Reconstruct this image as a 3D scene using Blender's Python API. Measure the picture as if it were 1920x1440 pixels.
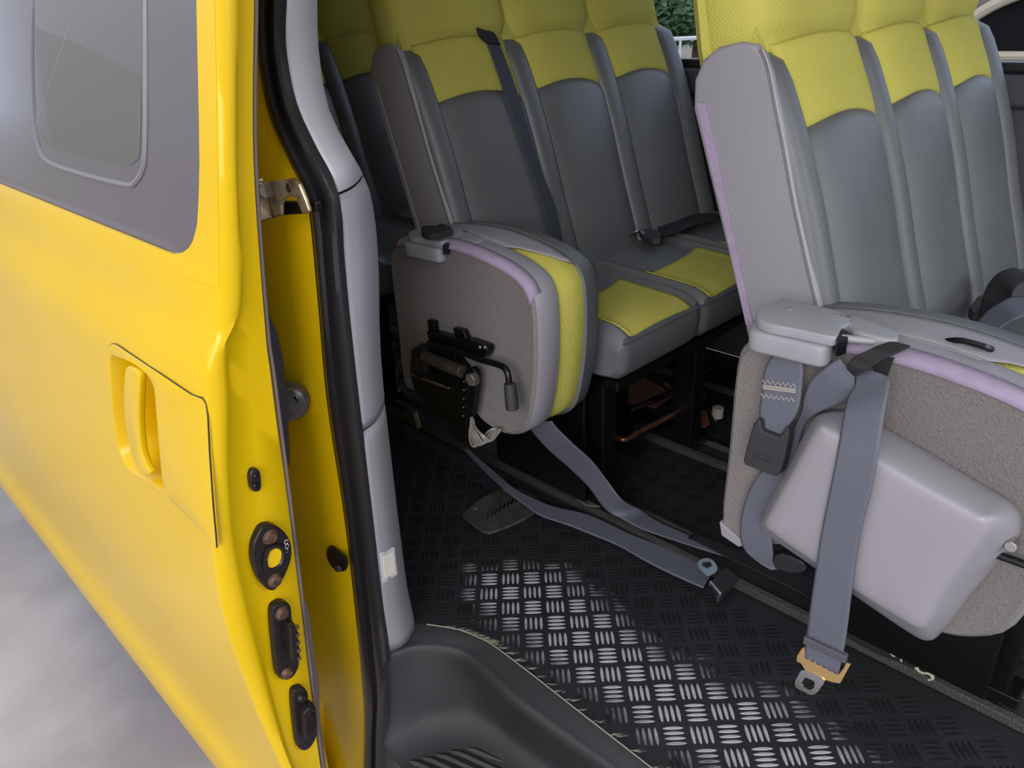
import bpy, bmesh, math, random
from mathutils import Vector, Matrix
random.seed(7)
S = bpy.context.scene
for o in list(bpy.data.objects): bpy.data.objects.remove(o)

# ------------------------------------------------------------------ camera
# X runs across the van (into it), Y towards its rear, Z up; van floor at z = 0
RX = Vector((0.70434346, -0.70862957, -0.04176625))    # camera right in the world
RD = Vector((-0.33623444, -0.28122538, -0.89880959))   # camera down
RF = Vector((0.62517733, 0.64711391, -0.43634492))     # camera forward
EYE = Vector((0, 0, 1.05)); FPX = 1450.0
cd = bpy.data.cameras.new('camera'); cam = bpy.data.objects.new('camera', cd)
S.collection.objects.link(cam); S.camera = cam
M = Matrix((RX, -RD, -RF)).transposed().to_4x4(); M.translation = EYE
cam.matrix_world = M
cd.sensor_width = 36; cd.lens = FPX/1920*36; cd.clip_start = .02; cd.clip_end = 200

# ------------------------------------------------------------------ light
S.view_settings.view_transform = 'Standard'; S.view_settings.look = 'None'
S.view_settings.gamma = 1; S.view_settings.use_curve_mapping = False
S.view_settings.exposure = 0.28
w = bpy.data.worlds.new('sky'); S.world = w; w.use_nodes = True
nt = w.node_tree; nt.nodes.clear()
tc = nt.nodes.new('ShaderNodeTexCoord'); sp = nt.nodes.new('ShaderNodeSeparateXYZ')
mr = nt.nodes.new('ShaderNodeMapRange'); mr.inputs[1].default_value = -.6; mr.inputs[2].default_value = .9
cr = nt.nodes.new('ShaderNodeValToRGB'); e = cr.color_ramp.elements
e[0].position = 0; e[0].color = (.22, .21, .22, 1)
e[1].position = 1; e[1].color = (.62, .64, .72, 1)
for p, c in ((.36, (.30, .28, .27, 1)), (.42, (.36, .36, .37, 1)), (.52, (.50, .52, .56, 1)), (.68, (1.05, 1.08, 1.18, 1))):
    q = e.new(p); q.color = c
e[len(e)-1].color = (1.0, 1.03, 1.12, 1)
bg = nt.nodes.new('ShaderNodeBackground'); bg.inputs[1].default_value = 1.0
wo = nt.nodes.new('ShaderNodeOutputWorld')
nt.links.new(tc.outputs['Generated'], sp.inputs[0]); nt.links.new(sp.outputs[2], mr.inputs[0])
# open bluish sky low over the far end of the yard (towards the van's rear) and over the far side
def wmath(op, a, b, c=None):
    q = nt.nodes.new('ShaderNodeMath'); q.operation = op; q.use_clamp = (c is not None)
    for i, x in enumerate((a, b)):
        if isinstance(x, (int, float)): q.inputs[i].default_value = x
        else: nt.links.new(x, q.inputs[i])
    return q.outputs[0]
f1 = wmath('MULTIPLY', wmath('SUBTRACT', sp.outputs[1], .962), 60.0, 1)
f2 = wmath('MULTIPLY', wmath('SUBTRACT', sp.outputs[0], .25), 4.0, 1)
f3 = wmath('MULTIPLY', wmath('ADD', sp.outputs[2], .02), 20.0, 1)
fa = wmath('MULTIPLY', wmath('MAXIMUM', f1, f2), f3, 1)
mx = nt.nodes.new('ShaderNodeMix'); mx.data_type = 'RGBA'; mx.inputs[7].default_value = (.78, .88, 1.15, 1)
nt.links.new(fa, mx.inputs[0]); nt.links.new(cr.outputs[0], mx.inputs[6])
nt.links.new(mr.outputs[0], cr.inputs[0]); nt.links.new(mx.outputs[2], bg.inputs[0]); nt.links.new(bg.outputs[0], wo.inputs[0])

def area(name, loc, target, size, power, col=(1, 1, 1)):
    ld = bpy.data.lights.new(name, 'AREA'); ld.shape = 'RECTANGLE'; ld.size = size[0]; ld.size_y = size[1]
    ld.energy = power; ld.color = col
    o = bpy.data.objects.new(name, ld); S.collection.objects.link(o); o.location = loc
    o.rotation_euler = (Vector(target)-Vector(loc)).to_track_quat('-Z', 'Y').to_euler(); return o
area('daylight_from_open_side', (-3.4, -1.6, 2.4), (1.1, .7, .4), (3.2, 2.6), 150, (1, .975, .98))
area('daylight_through_windscreen', (1.45, -2.4, 1.75), (1.5, 1.2, .6), (1.5, .8), 22, (.95, 1, 1))

# ------------------------------------------------------------------ helpers
def P(u, v, ax, val):
    """point of the plane ax = val (x, y or z) seen at photograph pixel u, v"""
    d = RX*(u-960)+RD*(v-720)+RF*FPX
    i = 'xyz'.index(ax); t = (val-EYE[i])/d[i]
    return EYE+d*t
def lin(c):
    return tuple(((x/255)/12.92 if x/255 <= .04045 else ((x/255+.055)/1.055)**2.4) for x in c)
MATS = {}
def mat(name, col, rough=.5, metal=0, coat=0, noise=None, bump=0, bscale=200, spec=.5, var=0.0, vscale=6, col2=None):
    if name in MATS: return MATS[name]
    m = bpy.data.materials.new(name); m.use_nodes = True; n = m.node_tree.nodes; l = m.node_tree.links
    b = n['Principled BSDF']; c = lin(col)
    b.inputs['Base Color'].default_value = (*c, 1); b.inputs['Roughness'].default_value = rough
    b.inputs['Metallic'].default_value = metal; b.inputs['Specular IOR Level'].default_value = spec
    if coat: b.inputs['Coat Weight'].default_value = coat; b.inputs['Coat Roughness'].default_value = .04
    t = n.new('ShaderNodeTexCoord')
    if var:
        k = n.new('ShaderNodeTexNoise'); k.inputs['Scale'].default_value = vscale; k.inputs['Detail'].default_value = 5
        r = n.new('ShaderNodeValToRGB'); r.color_ramp.elements[0].position = .35; r.color_ramp.elements[1].position = .65
        c2 = lin(col2) if col2 else tuple(x*(1-var) for x in c)
        r.color_ramp.elements[0].color = (*c2, 1); r.color_ramp.elements[1].color = (*c, 1)
        l.new(t.outputs['Object'], k.inputs['Vector']); l.new(k.outputs['Fac'], r.inputs[0]); l.new(r.outputs[0], b.inputs['Base Color'])
    if bump:
        k = n.new('ShaderNodeTexNoise'); k.inputs['Scale'].default_value = bscale; k.inputs['Detail'].default_value = 3
        bp = n.new('ShaderNodeBump'); bp.inputs['Strength'].default_value = bump; bp.inputs['Distance'].default_value = .002
        l.new(t.outputs['Object'], k.inputs['Vector']); l.new(k.outputs['Fac'], bp.inputs['Height']); l.new(bp.outputs[0], b.inputs['Normal'])
    MATS[name] = m; return m
PAINT = mat('yellow_paint', (221, 181, 5), .30, coat=.12, spec=.30, var=.05, vscale=3)
LEATHER = mat('grey_leather', (98, 100, 102), .42, bump=.25, bscale=500, var=.12, vscale=5)
LEATHER_LIT = mat('grey_leather_daylit', (138, 135, 141), .42, bump=.25, bscale=500)  # same leather in a lighter copy, daylight from the doorway put into its colour
CARPET = mat('grey_carpet', (124, 119, 116), .95, bump=.9, bscale=420, var=.16, vscale=260, spec=.1)
PLASTIC = mat('grey_plastic', (142, 142, 147), .42, bump=.15, bscale=700)
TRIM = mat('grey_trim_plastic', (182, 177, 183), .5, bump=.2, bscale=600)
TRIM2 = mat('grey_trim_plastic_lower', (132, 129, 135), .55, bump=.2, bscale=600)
RUBBER = mat('black_rubber', (40, 38, 40), .32, bump=.15, bscale=300)
BLACK = mat('black_metal', (14, 14, 15), .35, metal=.3, bump=.2, bscale=80)
DARK = mat('dark_plastic', (46, 46, 49), .45, bump=.5, bscale=900)
DARKWALL = mat('dark_wall_trim', (70, 71, 76), .6, bump=.2)
PURPLE = mat('lilac_tape', (154, 138, 161), .85, bump=.4, bscale=500, var=.15, vscale=40)
WEB = mat('grey_webbing', (92, 94, 106), .5, bump=.5, bscale=900)
BWEB = mat('black_webbing', (26, 26, 28), .7, bump=.5, bscale=900)
CHROME = mat('bright_steel', (190, 188, 185), .25, metal=1)
RUST = mat('rusty_steel', (120, 84, 66), .6, metal=.5, var=.4, vscale=120, col2=(70, 56, 50))
OLDBLACK = mat('worn_black_steel', (48, 42, 42), .4, metal=.5, var=.4, vscale=90)
ZINC = mat('dirty_zinc', (176, 160, 134), .38, metal=.75, var=.35, vscale=45, col2=(110, 92, 72))
GOLD = mat('yellow_zinc', (214, 178, 120), .35, metal=.8)
COPPER = mat('worn_copper_bar', (150, 96, 74), .35, metal=.8, var=.5, vscale=30)
THREAD = mat('pale_thread', (190, 180, 172), .8)
BROWN = mat('brown_trim', (110, 96, 92), .7)

def fabric():
    m = mat('yellow_mesh_fabric', (192, 184, 88), .85, spec=.2, var=.10, vscale=4); n = m.node_tree.nodes; l = m.node_tree.links
    b = n['Principled BSDF']; t = n.new('ShaderNodeTexCoord'); mp = n.new('ShaderNodeMapping')
    mp.inputs['Rotation'].default_value = (.3, .6, .785); v = n.new('ShaderNodeTexVoronoi'); v.inputs['Scale'].default_value = 260
    v.inputs['Randomness'].default_value = .15
    bp = n.new('ShaderNodeBump'); bp.inputs['Strength'].default_value = .55; bp.inputs['Distance'].default_value = .002
    l.new(t.outputs['Object'], mp.inputs[0]); l.new(mp.outputs[0], v.inputs['Vector']); l.new(v.outputs['Distance'], bp.inputs['Height'])
    l.new(bp.outputs[0], b.inputs['Normal']); return m
FABRIC = fabric()

def link(o, parent=None):
    S.collection.objects.link(o)
    if parent is not None:
        o.parent = parent
        root = parent
        while root.parent: root = root.parent
        if parent is root and parent.type == 'EMPTY': o.location = -parent.location
    return o
def tag(o, label=None, cat=None, group=None, kind=None):
    for k, v in (('label', label), ('category', cat), ('group', group), ('kind', kind)):
        if v: o[k] = v
    return o
def thing(name, label, cat, loc, group=None):
    o = bpy.data.objects.new(name, None); S.collection.objects.link(o); o.location = loc
    o.empty_display_size = .05
    return tag(o, label, cat, group)
def mesh(name, vs, fs, m, parent=None, smooth=True, sub=0, solid=0, bevel=0, label=None, off=0, seg=3):
    me = bpy.data.meshes.new(name); me.from_pydata([tuple(v) for v in vs], [], fs)
    bm = bmesh.new(); bm.from_mesh(me); bmesh.ops.remove_doubles(bm, verts=bm.verts, dist=1e-6)
    bmesh.ops.recalc_face_normals(bm, faces=bm.faces); bm.to_mesh(me); bm.free()
    for p in me.polygons: p.use_smooth = smooth
    if smooth and not sub and not bevel: me.set_sharp_from_angle(angle=math.radians(42))
    for mm in (m if isinstance(m, (list, tuple)) else [m]): me.materials.append(mm)
    o = bpy.data.objects.new(name, me); link(o, parent)
    if solid: k = o.modifiers.new('solid', 'SOLIDIFY'); k.thickness = solid; k.offset = off
    if bevel:
        k = o.modifiers.new('bevel', 'BEVEL'); k.width = bevel; k.segments = seg; k.limit_method = 'ANGLE'; k.angle_limit = math.radians(40)
        k.harden_normals = False
    if sub: k = o.modifiers.new('sub', 'SUBSURF'); k.levels = sub; k.render_levels = sub
    if label: o['label'] = label
    return o
def loft(name, rows, m, parent=None, closed=False, cap=False, **kw):
    n = len(rows[0]); vs = [v for r in rows for v in r]; fs = []
    for i in range(len(rows)-1):
        for j in range(n if closed else n-1):
            a = i*n+j; b = i*n+(j+1) % n; fs.append((a, b, b+n, a+n))
    if cap: fs += [tuple(range(n))[::-1], tuple(range((len(rows)-1)*n, len(rows)*n))]
    return mesh(name, vs, fs, m, parent, **kw)
def catmull(pts, k=6, closed=False):
    pts = [Vector(p) for p in pts]; n = len(pts); out = []
    for i in range(n if closed else n-1):
        g = (lambda j: pts[j % n]) if closed else (lambda j: pts[max(0, min(n-1, j))])
        a, b, c, d = g(i-1), g(i), g(i+1), g(i+2)
        for q in range(k):
            t = q/k
            out.append(.5*((2*b)+(c-a)*t+(2*a-5*b+4*c-d)*t*t+(3*b-a-3*c+d)*t**3))
    if not closed: out.append(pts[-1])
    return out
def slab(name, outline, direction, m, parent=None, bevel=.003, **kw):
    """flat outline (3D points) pushed along direction: a real solid"""
    d = Vector(direction); n = len(outline); vs = [Vector(p) for p in outline]+[Vector(p)+d for p in outline]
    fs = [tuple(range(n))[::-1], tuple(range(n, 2*n))]+[(i, (i+1) % n, (i+1) % n+n, i+n) for i in range(n)]
    return mesh(name, vs, fs, m, parent, bevel=bevel, smooth=kw.pop('smooth', False), **kw)
def pslab(name, px, ax, val, thick, m, parent=None, smooth_outline=0, **kw):
    pts = [P(u, v, ax, val) for u, v in px]
    if smooth_outline: pts = catmull(pts, smooth_outline, True)
    d = [0, 0, 0]; d['xyz'.index(ax)] = thick
    return slab(name, pts, d, m, parent, **kw)
def tube_geo(pts, r, n=8):
    pts = [Vector(p) for p in pts]; rs = r if isinstance(r, (list, tuple)) else [r]*len(pts); rows = []; ref = None
    for i, p in enumerate(pts):
        t = (pts[min(i+1, len(pts)-1)]-pts[max(i-1, 0)]).normalized()
        if ref is None: ref = t.orthogonal().normalized()
        ref = (ref-t*ref.dot(t)).normalized(); b = t.cross(ref)
        rows.append([p+(ref*math.cos(a*2*math.pi/n)+b*math.sin(a*2*math.pi/n))*rs[i] for a in range(n)])
    return rows
def tube(name, pts, r, m, parent=None, n=8, k=0, **kw):
    if k: pts = catmull(pts, k)
    return loft(name, tube_geo(pts, r, n), m, parent, closed=True, cap=True, **kw)
def box(name, a, b, m, parent=None, bevel=.003, **kw):
    o = [(a[0], a[1], a[2]), (b[0], a[1], a[2]), (b[0], b[1], a[2]), (a[0], b[1], a[2])]
    return slab(name, o, (0, 0, b[2]-a[2]), m, parent, bevel=bevel, **kw)
def cyl(name, c, axis, r, m, parent=None, n=16, **kw):
    c = Vector(c); return tube(name, [c, c+Vector(axis)], r, m, parent, n=n, smooth=False, bevel=min(r*.2, .002), **kw)
def belt(name, stations, m, parent=None, thick=.0016, k=5, rib=True, **kw):
    """webbing through stations (left edge, right edge) given as 3D points"""
    L = catmull([s[0] for s in stations], k); R = catmull([s[1] for s in stations], k)
    cols = 13; rows = []
    for a, b in zip(L, R): rows.append([a.lerp(b, j/(cols-1)) for j in range(cols)])
    if rib:
        for i, r in enumerate(rows):
            t = (rows[min(i+1, len(rows)-1)][6]-rows[max(i-1, 0)][6]); nn = t.cross(r[-1]-r[0])
            if nn.length > 1e-9:
                nn.normalize()
                for j in range(1, cols-1, 2): r[j] = r[j]+nn*.0008
    return loft(name, rows, m, parent, solid=thick, off=0, **kw)
def pbelt(name, st, m, parent=None, **kw):
    """stations (uL, vL, uR, vR, ax, val[, valR])"""
    return belt(name, [(P(s[0], s[1], s[4], s[5]), P(s[2], s[3], s[4], s[6] if len(s) > 6 else s[5])) for s in st], m, parent, **kw)
def interp(tab, x):
    if x <= tab[0][0]: return tab[0][1]
    for (a, b), (c, d) in zip(tab, tab[1:]):
        if x <= c: return b+(d-b)*(x-a)/(c-a)
    return tab[-1][1]
def copy_tree(o, parent=None):
    c = o.copy(); S.collection.objects.link(c); c.parent = parent
    for ch in [x for x in bpy.data.objects if x.parent == o]: copy_tree(ch, c)
    return c

# ------------------------------------------------------------------ setting
# ground outside
gm = mat('concrete_ground', (178, 174, 178), .6, bump=.3, bscale=30, var=.3, vscale=1.6, col2=(140, 136, 140))
g = mesh('floor', [(-14, -14, -.62), (14, -14, -.62), (14, 30, -.62), (-14, 30, -.62)], [(0, 1, 2, 3)], gm, smooth=False, solid=.05, off=-1)
g.name = 'ground'; tag(g, 'pale grey concrete ground beside the van', None, None, 'structure')

# step edge contours (photograph pixels)
C0 = [(778, 1170), (800, 1172), (860, 1182), (905, 1200), (930, 1215), (1000, 1268), (1080, 1331), (1220, 1440), (1450, 1622)]
E0 = catmull([P(u, v, 'z', 0) for u, v in C0], 4)
# van floor with raised tread bars
fm = mat('black_rubber_mat', (34, 35, 38), .55, bump=.5, bscale=160, var=.25, vscale=12)
def wear_sheen_mat():
    m = bpy.data.materials.new('worn_sheen_tread_bars'); m.use_nodes = True; n = m.node_tree.nodes; l = m.node_tree.links
    b = n['Principled BSDF']; b.inputs['Roughness'].default_value = .7; b.inputs['Specular IOR Level'].default_value = .08
    t = n.new('ShaderNodeTexCoord'); s = n.new('ShaderNodeSeparateXYZ'); l.new(t.outputs['Object'], s.inputs[0])
    k = n.new('ShaderNodeTexNoise'); k.inputs['Scale'].default_value = 6; k.inputs['Detail'].default_value = 8; k.inputs['Roughness'].default_value = .65
    l.new(t.outputs['Object'], k.inputs['Vector'])
    def mth(op, a, bb=None):
        q = n.new('ShaderNodeMath'); q.operation = op
        for i, x in enumerate((a, bb)):
            if x is None: continue
            if isinstance(x, (int, float)): q.inputs[i].default_value = x
            else: l.new(x, q.inputs[i])
        return q.outputs[0]
    # worn walkway inside the door, reflected sheen painted in with the wear: a band along y around x = .83, ending near y = 1.05
    dx = mth('MULTIPLY', mth('ABSOLUTE', mth('SUBTRACT', s.outputs[0], .828)), 8.3)
    dy = mth('MULTIPLY', mth('MAXIMUM', mth('SUBTRACT', s.outputs[1], .86), 0), 6.0)
    base = mth('SUBTRACT', 1.14, mth('ADD', dx, dy))
    v = mth('ADD', base, mth('MULTIPLY', mth('SUBTRACT', k.outputs['Fac'], .5), 1.9))
    r = n.new('ShaderNodeValToRGB'); r.color_ramp.elements[0].position = .15; r.color_ramp.elements[1].position = .75
    r.color_ramp.elements[0].color = (*lin((30, 31, 33)), 1); r.color_ramp.elements[1].color = (*lin((156, 156, 160)), 1)
    l.new(v, r.inputs[0]); l.new(r.outputs[0], b.inputs['Base Color']); return m
WEAR_SHEEN = wear_sheen_mat()
bm_v = [tuple(p) for p in E0]+[(2.12, -.9, 0), (2.12, 3.6, 0), (.6, 3.6, 0), (.6, 1.0, 0)]
if E0[-1].y > -.9: bm_v.insert(len(E0), (.69, -.9, 0))
nb = len(bm_v); fs = [tuple(range(nb))]; vs = list(bm_v); mi = [0]
vs += [(x, y, -.03) for x, y, z in bm_v]; fs += [(i, (i+1) % nb, (i+1) % nb+nb, i+nb) for i in range(nb)]; mi += [0]*nb
pit = .0434; c0 = P(880, 1062, 'z', 0); r2 = math.sqrt(.5)
da = Vector((r2, -r2, 0)); db = Vector((-r2, -r2, 0))
def edge_x(y):   # floor edge of the step well
    best = .70
    for a, b in zip(E0, E0[1:]):
        if min(a.y, b.y) <= y <= max(a.y, b.y): best = a.x+(b.x-a.x)*((y-a.y)/(b.y-a.y) if b.y != a.y else 0)
    return best if y < .93 else .68
for i in range(-45, 46):
    for j in range(-60, 40):
        c = c0+da*(i*pit)+db*(j*pit)
        if not (.70 < c.x < 2.0 and -.15 < c.y < 2.2): continue
        if 1.09 < c.x < 1.26: continue
        if c.x < edge_x(c.y)+.012: continue
        hor = (i+j) % 2 == 0
        u, v = (da, db) if hor else (db, da)
        for q in range(4):
            cc = c+v*((q-1.5)*pit*.222); L = pit*.40; W = pit*.055; n0 = len(vs)
            ring = [cc+u*(L*math.cos(a*math.pi/5))+v*(W*math.sin(a*math.pi/5)*1.25) for a in range(10)]
            vs += [(p.x, p.y, .0002) for p in ring]; top = [cc+(p-cc)*.75 for p in ring]; vs += [(p.x, p.y, .0014) for p in top]
            for a in range(10): fs.append((n0+a, n0+(a+1) % 10, n0+10+(a+1) % 10, n0+10+a)); mi.append(1)
            fs.append(tuple(range(n0+10, n0+20))); mi.append(1)
me = bpy.data.meshes.new('floor'); me.from_pydata(vs, [], fs); me.materials.append(fm); me.materials.append(WEAR_SHEEN)
for p, q in zip(me.polygons, mi): p.material_index = q
fl = bpy.data.objects.new('floor', me); S.collection.objects.link(fl)
tag(fl, 'black rubber checker-tread mat covering the van floor', None, None, 'structure')

# far side wall with its window opening, roof, and the body side behind the open door
def struct(o, label=None): return tag(o, label, None, None, 'structure')
W0 = 2.12
wall = thing('wall_far', 'dark grey inner side wall under the far windows', None, (W0, 1, 0)); wall['kind'] = 'structure'
box('wall_panel', (W0, -1.0, 0), (W0+.06, 3.6, .86), DARKWALL, wall)
box('window_rail', (W0-.03, -1.0, .80), (W0+.05, 3.6, .87), DARKWALL, wall, bevel=.012)
box('window_rubber', (W0-.005, -1.0, .872), (W0+.04, 3.6, .895), RUBBER, wall, bevel=.006)
for y in (-.6, 2.9): box('window_post', (W0, y, .89), (W0+.06, y+.12, 1.40), DARKWALL, wall)
box('window_header', (W0, -1.0, 1.38), (W0+.06, 3.6, 1.46), DARKWALL, wall)
gl = bpy.data.materials.new('clear_tint_glass'); gl.use_nodes = True; b = gl.node_tree.nodes['Principled BSDF']
b.inputs['Base Color'].default_value = (.80, .84, .86, 1); b.inputs['Transmission Weight'].default_value = 1; b.inputs['Roughness'].default_value = 0; b.inputs['IOR'].default_value = 1.01
wn = box('window_1', (W0+.02, -.48, .895), (W0+.024, 2.9, 1.38), gl, bevel=0); struct(wn, 'clear side window glass of the far wall')
struct(box('ceiling', (.62, -1.0, 1.46), (W0+.06, 3.6, 1.50), mat('ceiling_lining', (170, 168, 165), .9)), 'pale lining of the van roof')
struct(box('wall_rear', (.6, 3.6, 0), (W0+.06, 3.66, 1.46), DARKWALL), 'rear end wall of the cabin')

# ------------------------------------------------------------------ van body around the doorway
body = thing('van_body', 'yellow van body with black door seal, grey pillar trim and step well', 'van', (.6, 1.0, -.2))
SX = .55
sealL = [(484, -60), (484, 0), (488, 100), (508, 210), (546, 300), (578, 368), (588, 430), (600, 560), (618, 760), (648, 960), (668, 1130), (682, 1280), (686, 1360), (684, 1470), (684, 1700)]
sealR = [(540, -60), (538, 0), (537, 90), (556, 190), (590, 268), (625, 335), (641, 400), (646, 480), (657, 600), (676, 770), (703, 1000), (718, 1130), (731, 1235), (727, 1310), (719, 1400)]
sealR = sealR[:14]+[(718, 1650)]
SL = catmull([P(u, v, 'x', SX) for u, v in sealL], 5); SR = catmull([P(u, v, 'x', SX+.012) for u, v in sealR], 5)
SR = SR[:len(SL)]
def up(poly, dx=.045, z=1.455):
    a = poly[0]; return [Vector((a.x+dx*(1-k/4), a.y+.02*(1-k/4), z+(a.z-z)*k/4)) for k in range(4)]+poly
SL = up(SL); SR = up(SR)
rows = []
prof = [(0, 0), (.03, .010), (.12, .018), (.24, .021), (.36, .017), (.43, .006), (.5, .008), (.60, .020), (.74, .023), (.88, .018), (.97, .008), (1, 0)]
for a, b in zip(SL, SR): rows.append([a.lerp(b, s)+Vector((-.75, -.65, 0))*(h*.8) for s, h in prof])
loft('door_seal', rows, RUBBER, body, label='black rubber door seal with two ridges')
rows = [[r[-1]+Vector((0, .0, 0)), r[-1]+Vector((.02, .05, 0)), r[0]+Vector((.0, .05, 0)), r[0]] for r in rows]
# yellow pillar behind the door edge
rows = []
for a in SL:
    t = max(0, min(1, (1.05-a.z)/1.3)); xb = .425+max(0, a.z-.8)*.28
    rows.append([a+Vector((.03, .03, 0)), a+Vector((-.002, .004, 0)), a+Vector((-.010, .012, 0)), a+Vector((-.020, .045, 0)), a+Vector((-.034, .085+.02*t, 0)),
                 Vector((min(a.x-.05, .52), 1.16, a.z)), Vector((xb+.06, 1.24, a.z)), Vector((xb+.02, 1.30, a.z)), Vector((xb, 1.6, a.z))])
loft('pillar_panel', rows, PAINT, body, label='yellow painted pillar face beside the door seal')
# body side behind the door (mostly hidden)
rows = []
for z, x in ((-.4, .40), (0, .395), (.3, .40), (.6, .42), (.8, .45), (1.1, .51), (1.46, .60)):
    rows.append([(x+.04, 1.55, z), (x+.04, 3.7, z)])
loft('rear_quarter_panel', rows, PAINT, body, solid=.02)
# grey trim of the pillar: three stacked pieces
trR = [(600, -60), (600, 0), (604, 100), (622, 205), (658, 275), (690, 332), (704, 380), (713, 450), (716, 540), (716, 600), (721, 700), (737, 850), (755, 1000), (769, 1100), (783, 1165)]
TL = catmull([P(u, v, 'x', SX+.012) for u, v in sealR[:13]], 6); TR = catmull([P(u, v, 'x', .645) for u, v in trR], 6)
TL = up(TL); TR = up(TR)
def at_z(poly, z):
    for a, b in zip(poly, poly[1:]):
        if min(a.z, b.z) <= z <= max(a.z, b.z): return a.lerp(b, (z-a.z)/((b.z-a.z) or 1e-9))
    return poly[0] if z > poly[0].z else poly[-1]
def trim_piece(name, z1, z0, m, shrink=0, label=None, slant=.0, slant0=0):
    rows = []; n = 22
    for i in range(n+1):
        rl = []
        for s in range(9):
            q = s/8
            zt = z1+slant*(q-.5); zb = z0+slant0*(q-.5)
            z = zt+(zb-zt)*i/n
            a = at_z(TL, z); b = at_z(TR, z)
            e = .004*(1 if i in (0, n) else 0)
            p = a.lerp(b, q)+Vector((-.35, -.93, 0))*(.018*math.sin(math.pi*min(1, q*1.0))*(1)-e-shrink)
            if s == 8: p = b+Vector((0, .01, 0))
            p.z = z; rl.append(p)
        b = at_z(TR, z)
        rl += [Vector((b.x+.012, b.y+.03, z)), Vector((b.x+.016, b.y+.09, z)), Vector((b.x+.016, b.y+.22, z))]
        rows.append(rl)
    return loft(name, rows, m, body, solid=.004, off=-1, label=label)
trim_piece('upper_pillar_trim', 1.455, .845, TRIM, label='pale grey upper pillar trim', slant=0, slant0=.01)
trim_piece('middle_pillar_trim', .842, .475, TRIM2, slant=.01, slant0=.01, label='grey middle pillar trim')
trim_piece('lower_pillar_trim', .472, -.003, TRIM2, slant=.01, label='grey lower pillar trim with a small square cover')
def on_trim(u, v):
    y = .93
    for _ in range(15):
        p = P(u, v, 'y', y); a = at_z(TL, p.z); b = at_z(TR, p.z); q = max(0, min(1, (p.x-a.x)/(b.x-a.x)))
        y = .5*y+.5*(a.y+(b.y-a.y)*q-.93*.018*math.sin(math.pi*q))
    return p
sq = [on_trim(u, v) for u, v in ((712, 1036), (740, 1025), (746, 1076), (718, 1094))]
cc = sum(sq, Vector())/4; off = Vector((-.35, -.93, 0))
slab('trim_cover_frame', [p+off*.002 for p in sq], (0, .01, 0), TRIM, body, bevel=.002)
slab('trim_cover', [cc+(p-cc)*.74+off*.0035 for p in sq], (0, .01, 0), mat('cream_cover', (200, 195, 184), .5), body, bevel=.001, label='small cream square cover')
# step well
K1 = [(722, 1246), (738, 1234), (790, 1220), (860, 1228), (910, 1265), (960, 1312), (1040, 1372), (1135, 1440), (1350, 1600)]
K2 = [(722, 1398), (738, 1388), (800, 1362), (870, 1351), (930, 1374), (980, 1408), (1025, 1442), (1120, 1510), (1300, 1640)]
K1 = catmull([P(u, v, 'z', -.022) for u, v in K1], 5)
K2 = catmull([P(u, v, 'z', -.185) for u, v in K2], 5)
Z0 = catmull([P(u, v, 'z', -.001) for u, v in [(745, 1205), (778, 1170), (860, 1182), (905, 1200), (930, 1215), (1000, 1268), (1080, 1331), (1220, 1440), (1450, 1622)]], 5)
rows = []
for a, b, c in zip(Z0, K1, K2):
    mid = Vector(((b.x+c.x)/2, (b.y+c.y)/2, 0)); out = Vector((.66, .6, 0))
    nrm_ = Vector((b.x-a.x, b.y-a.y, 0)).normalized(); tt = min(1, len(rows)/24); od = Vector((-.10-.75*tt, -1+.7*tt, 0)).normalized()
    q = [a, a.lerp(b, .35)+Vector((0, 0, .003)), a.lerp(b, .72)+Vector((0, 0, .004)), a.lerp(b, .9)+Vector((0, 0, .008)), b+Vector((0, 0, .004)), b+nrm_*.005+Vector((0, 0, -.010)),
         b.lerp(c, .25)-nrm_*.004, b.lerp(c, .5)-nrm_*.006, b.lerp(c, .82)-nrm_*.006, c+nrm_*.006+Vector((0, 0, .012)), c+od*.018+Vector((0, 0, .002)), c+od*.05+Vector((0, 0, -.012)), c+od*.12+Vector((0, 0, -.016)), c+od*.20+Vector((0, 0, -.018))]
    rows.append(q)
STEP = mat('dark_step_plastic', (46, 47, 49), .27, bump=.5, bscale=1100)
loft('step_well', rows, STEP, body, sub=1, label='dark grey moulded plastic step well')
for i in range(7):
    a = P(752+i*27, 1424-i*6, 'z', -.198); tube('step_rib', [a+Vector((0, 0, -.006)), a+Vector((.015, -.03, .001)), a+Vector((.045, -.13, .001))], .007, STEP, body, n=6)
# pale frayed border where the mat meets the step trim
bp = [p+Vector((0, 0, .002)) for p in E0[4:]]
tube('mat_border', bp, .0011, mat('frayed_border', (150, 145, 128), .9), body, n=5)
vs = []; fs = []
for i in range(260):
    p = E0[6+int(random.random()*(len(E0)-8))].copy(); p += (E0[7]-E0[6])*random.random()
    d = (da*(.6+random.random()*.5)+Vector((.3, .3, 0))*random.uniform(-.2, .5))*random.uniform(.008, .02)
    n0 = len(vs); s = Vector((d.y, -d.x, 0)).normalized()*.0006
    vs += [p-s+Vector((0, 0, .001)), p+s+Vector((0, 0, .001)), p+d+Vector((0, 0, .003))]; fs.append((n0, n0+1, n0+2))
o = mesh('frayed_threads', vs, fs, MATS['frayed_border'], body); o['kind'] = 'stuff'
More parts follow.
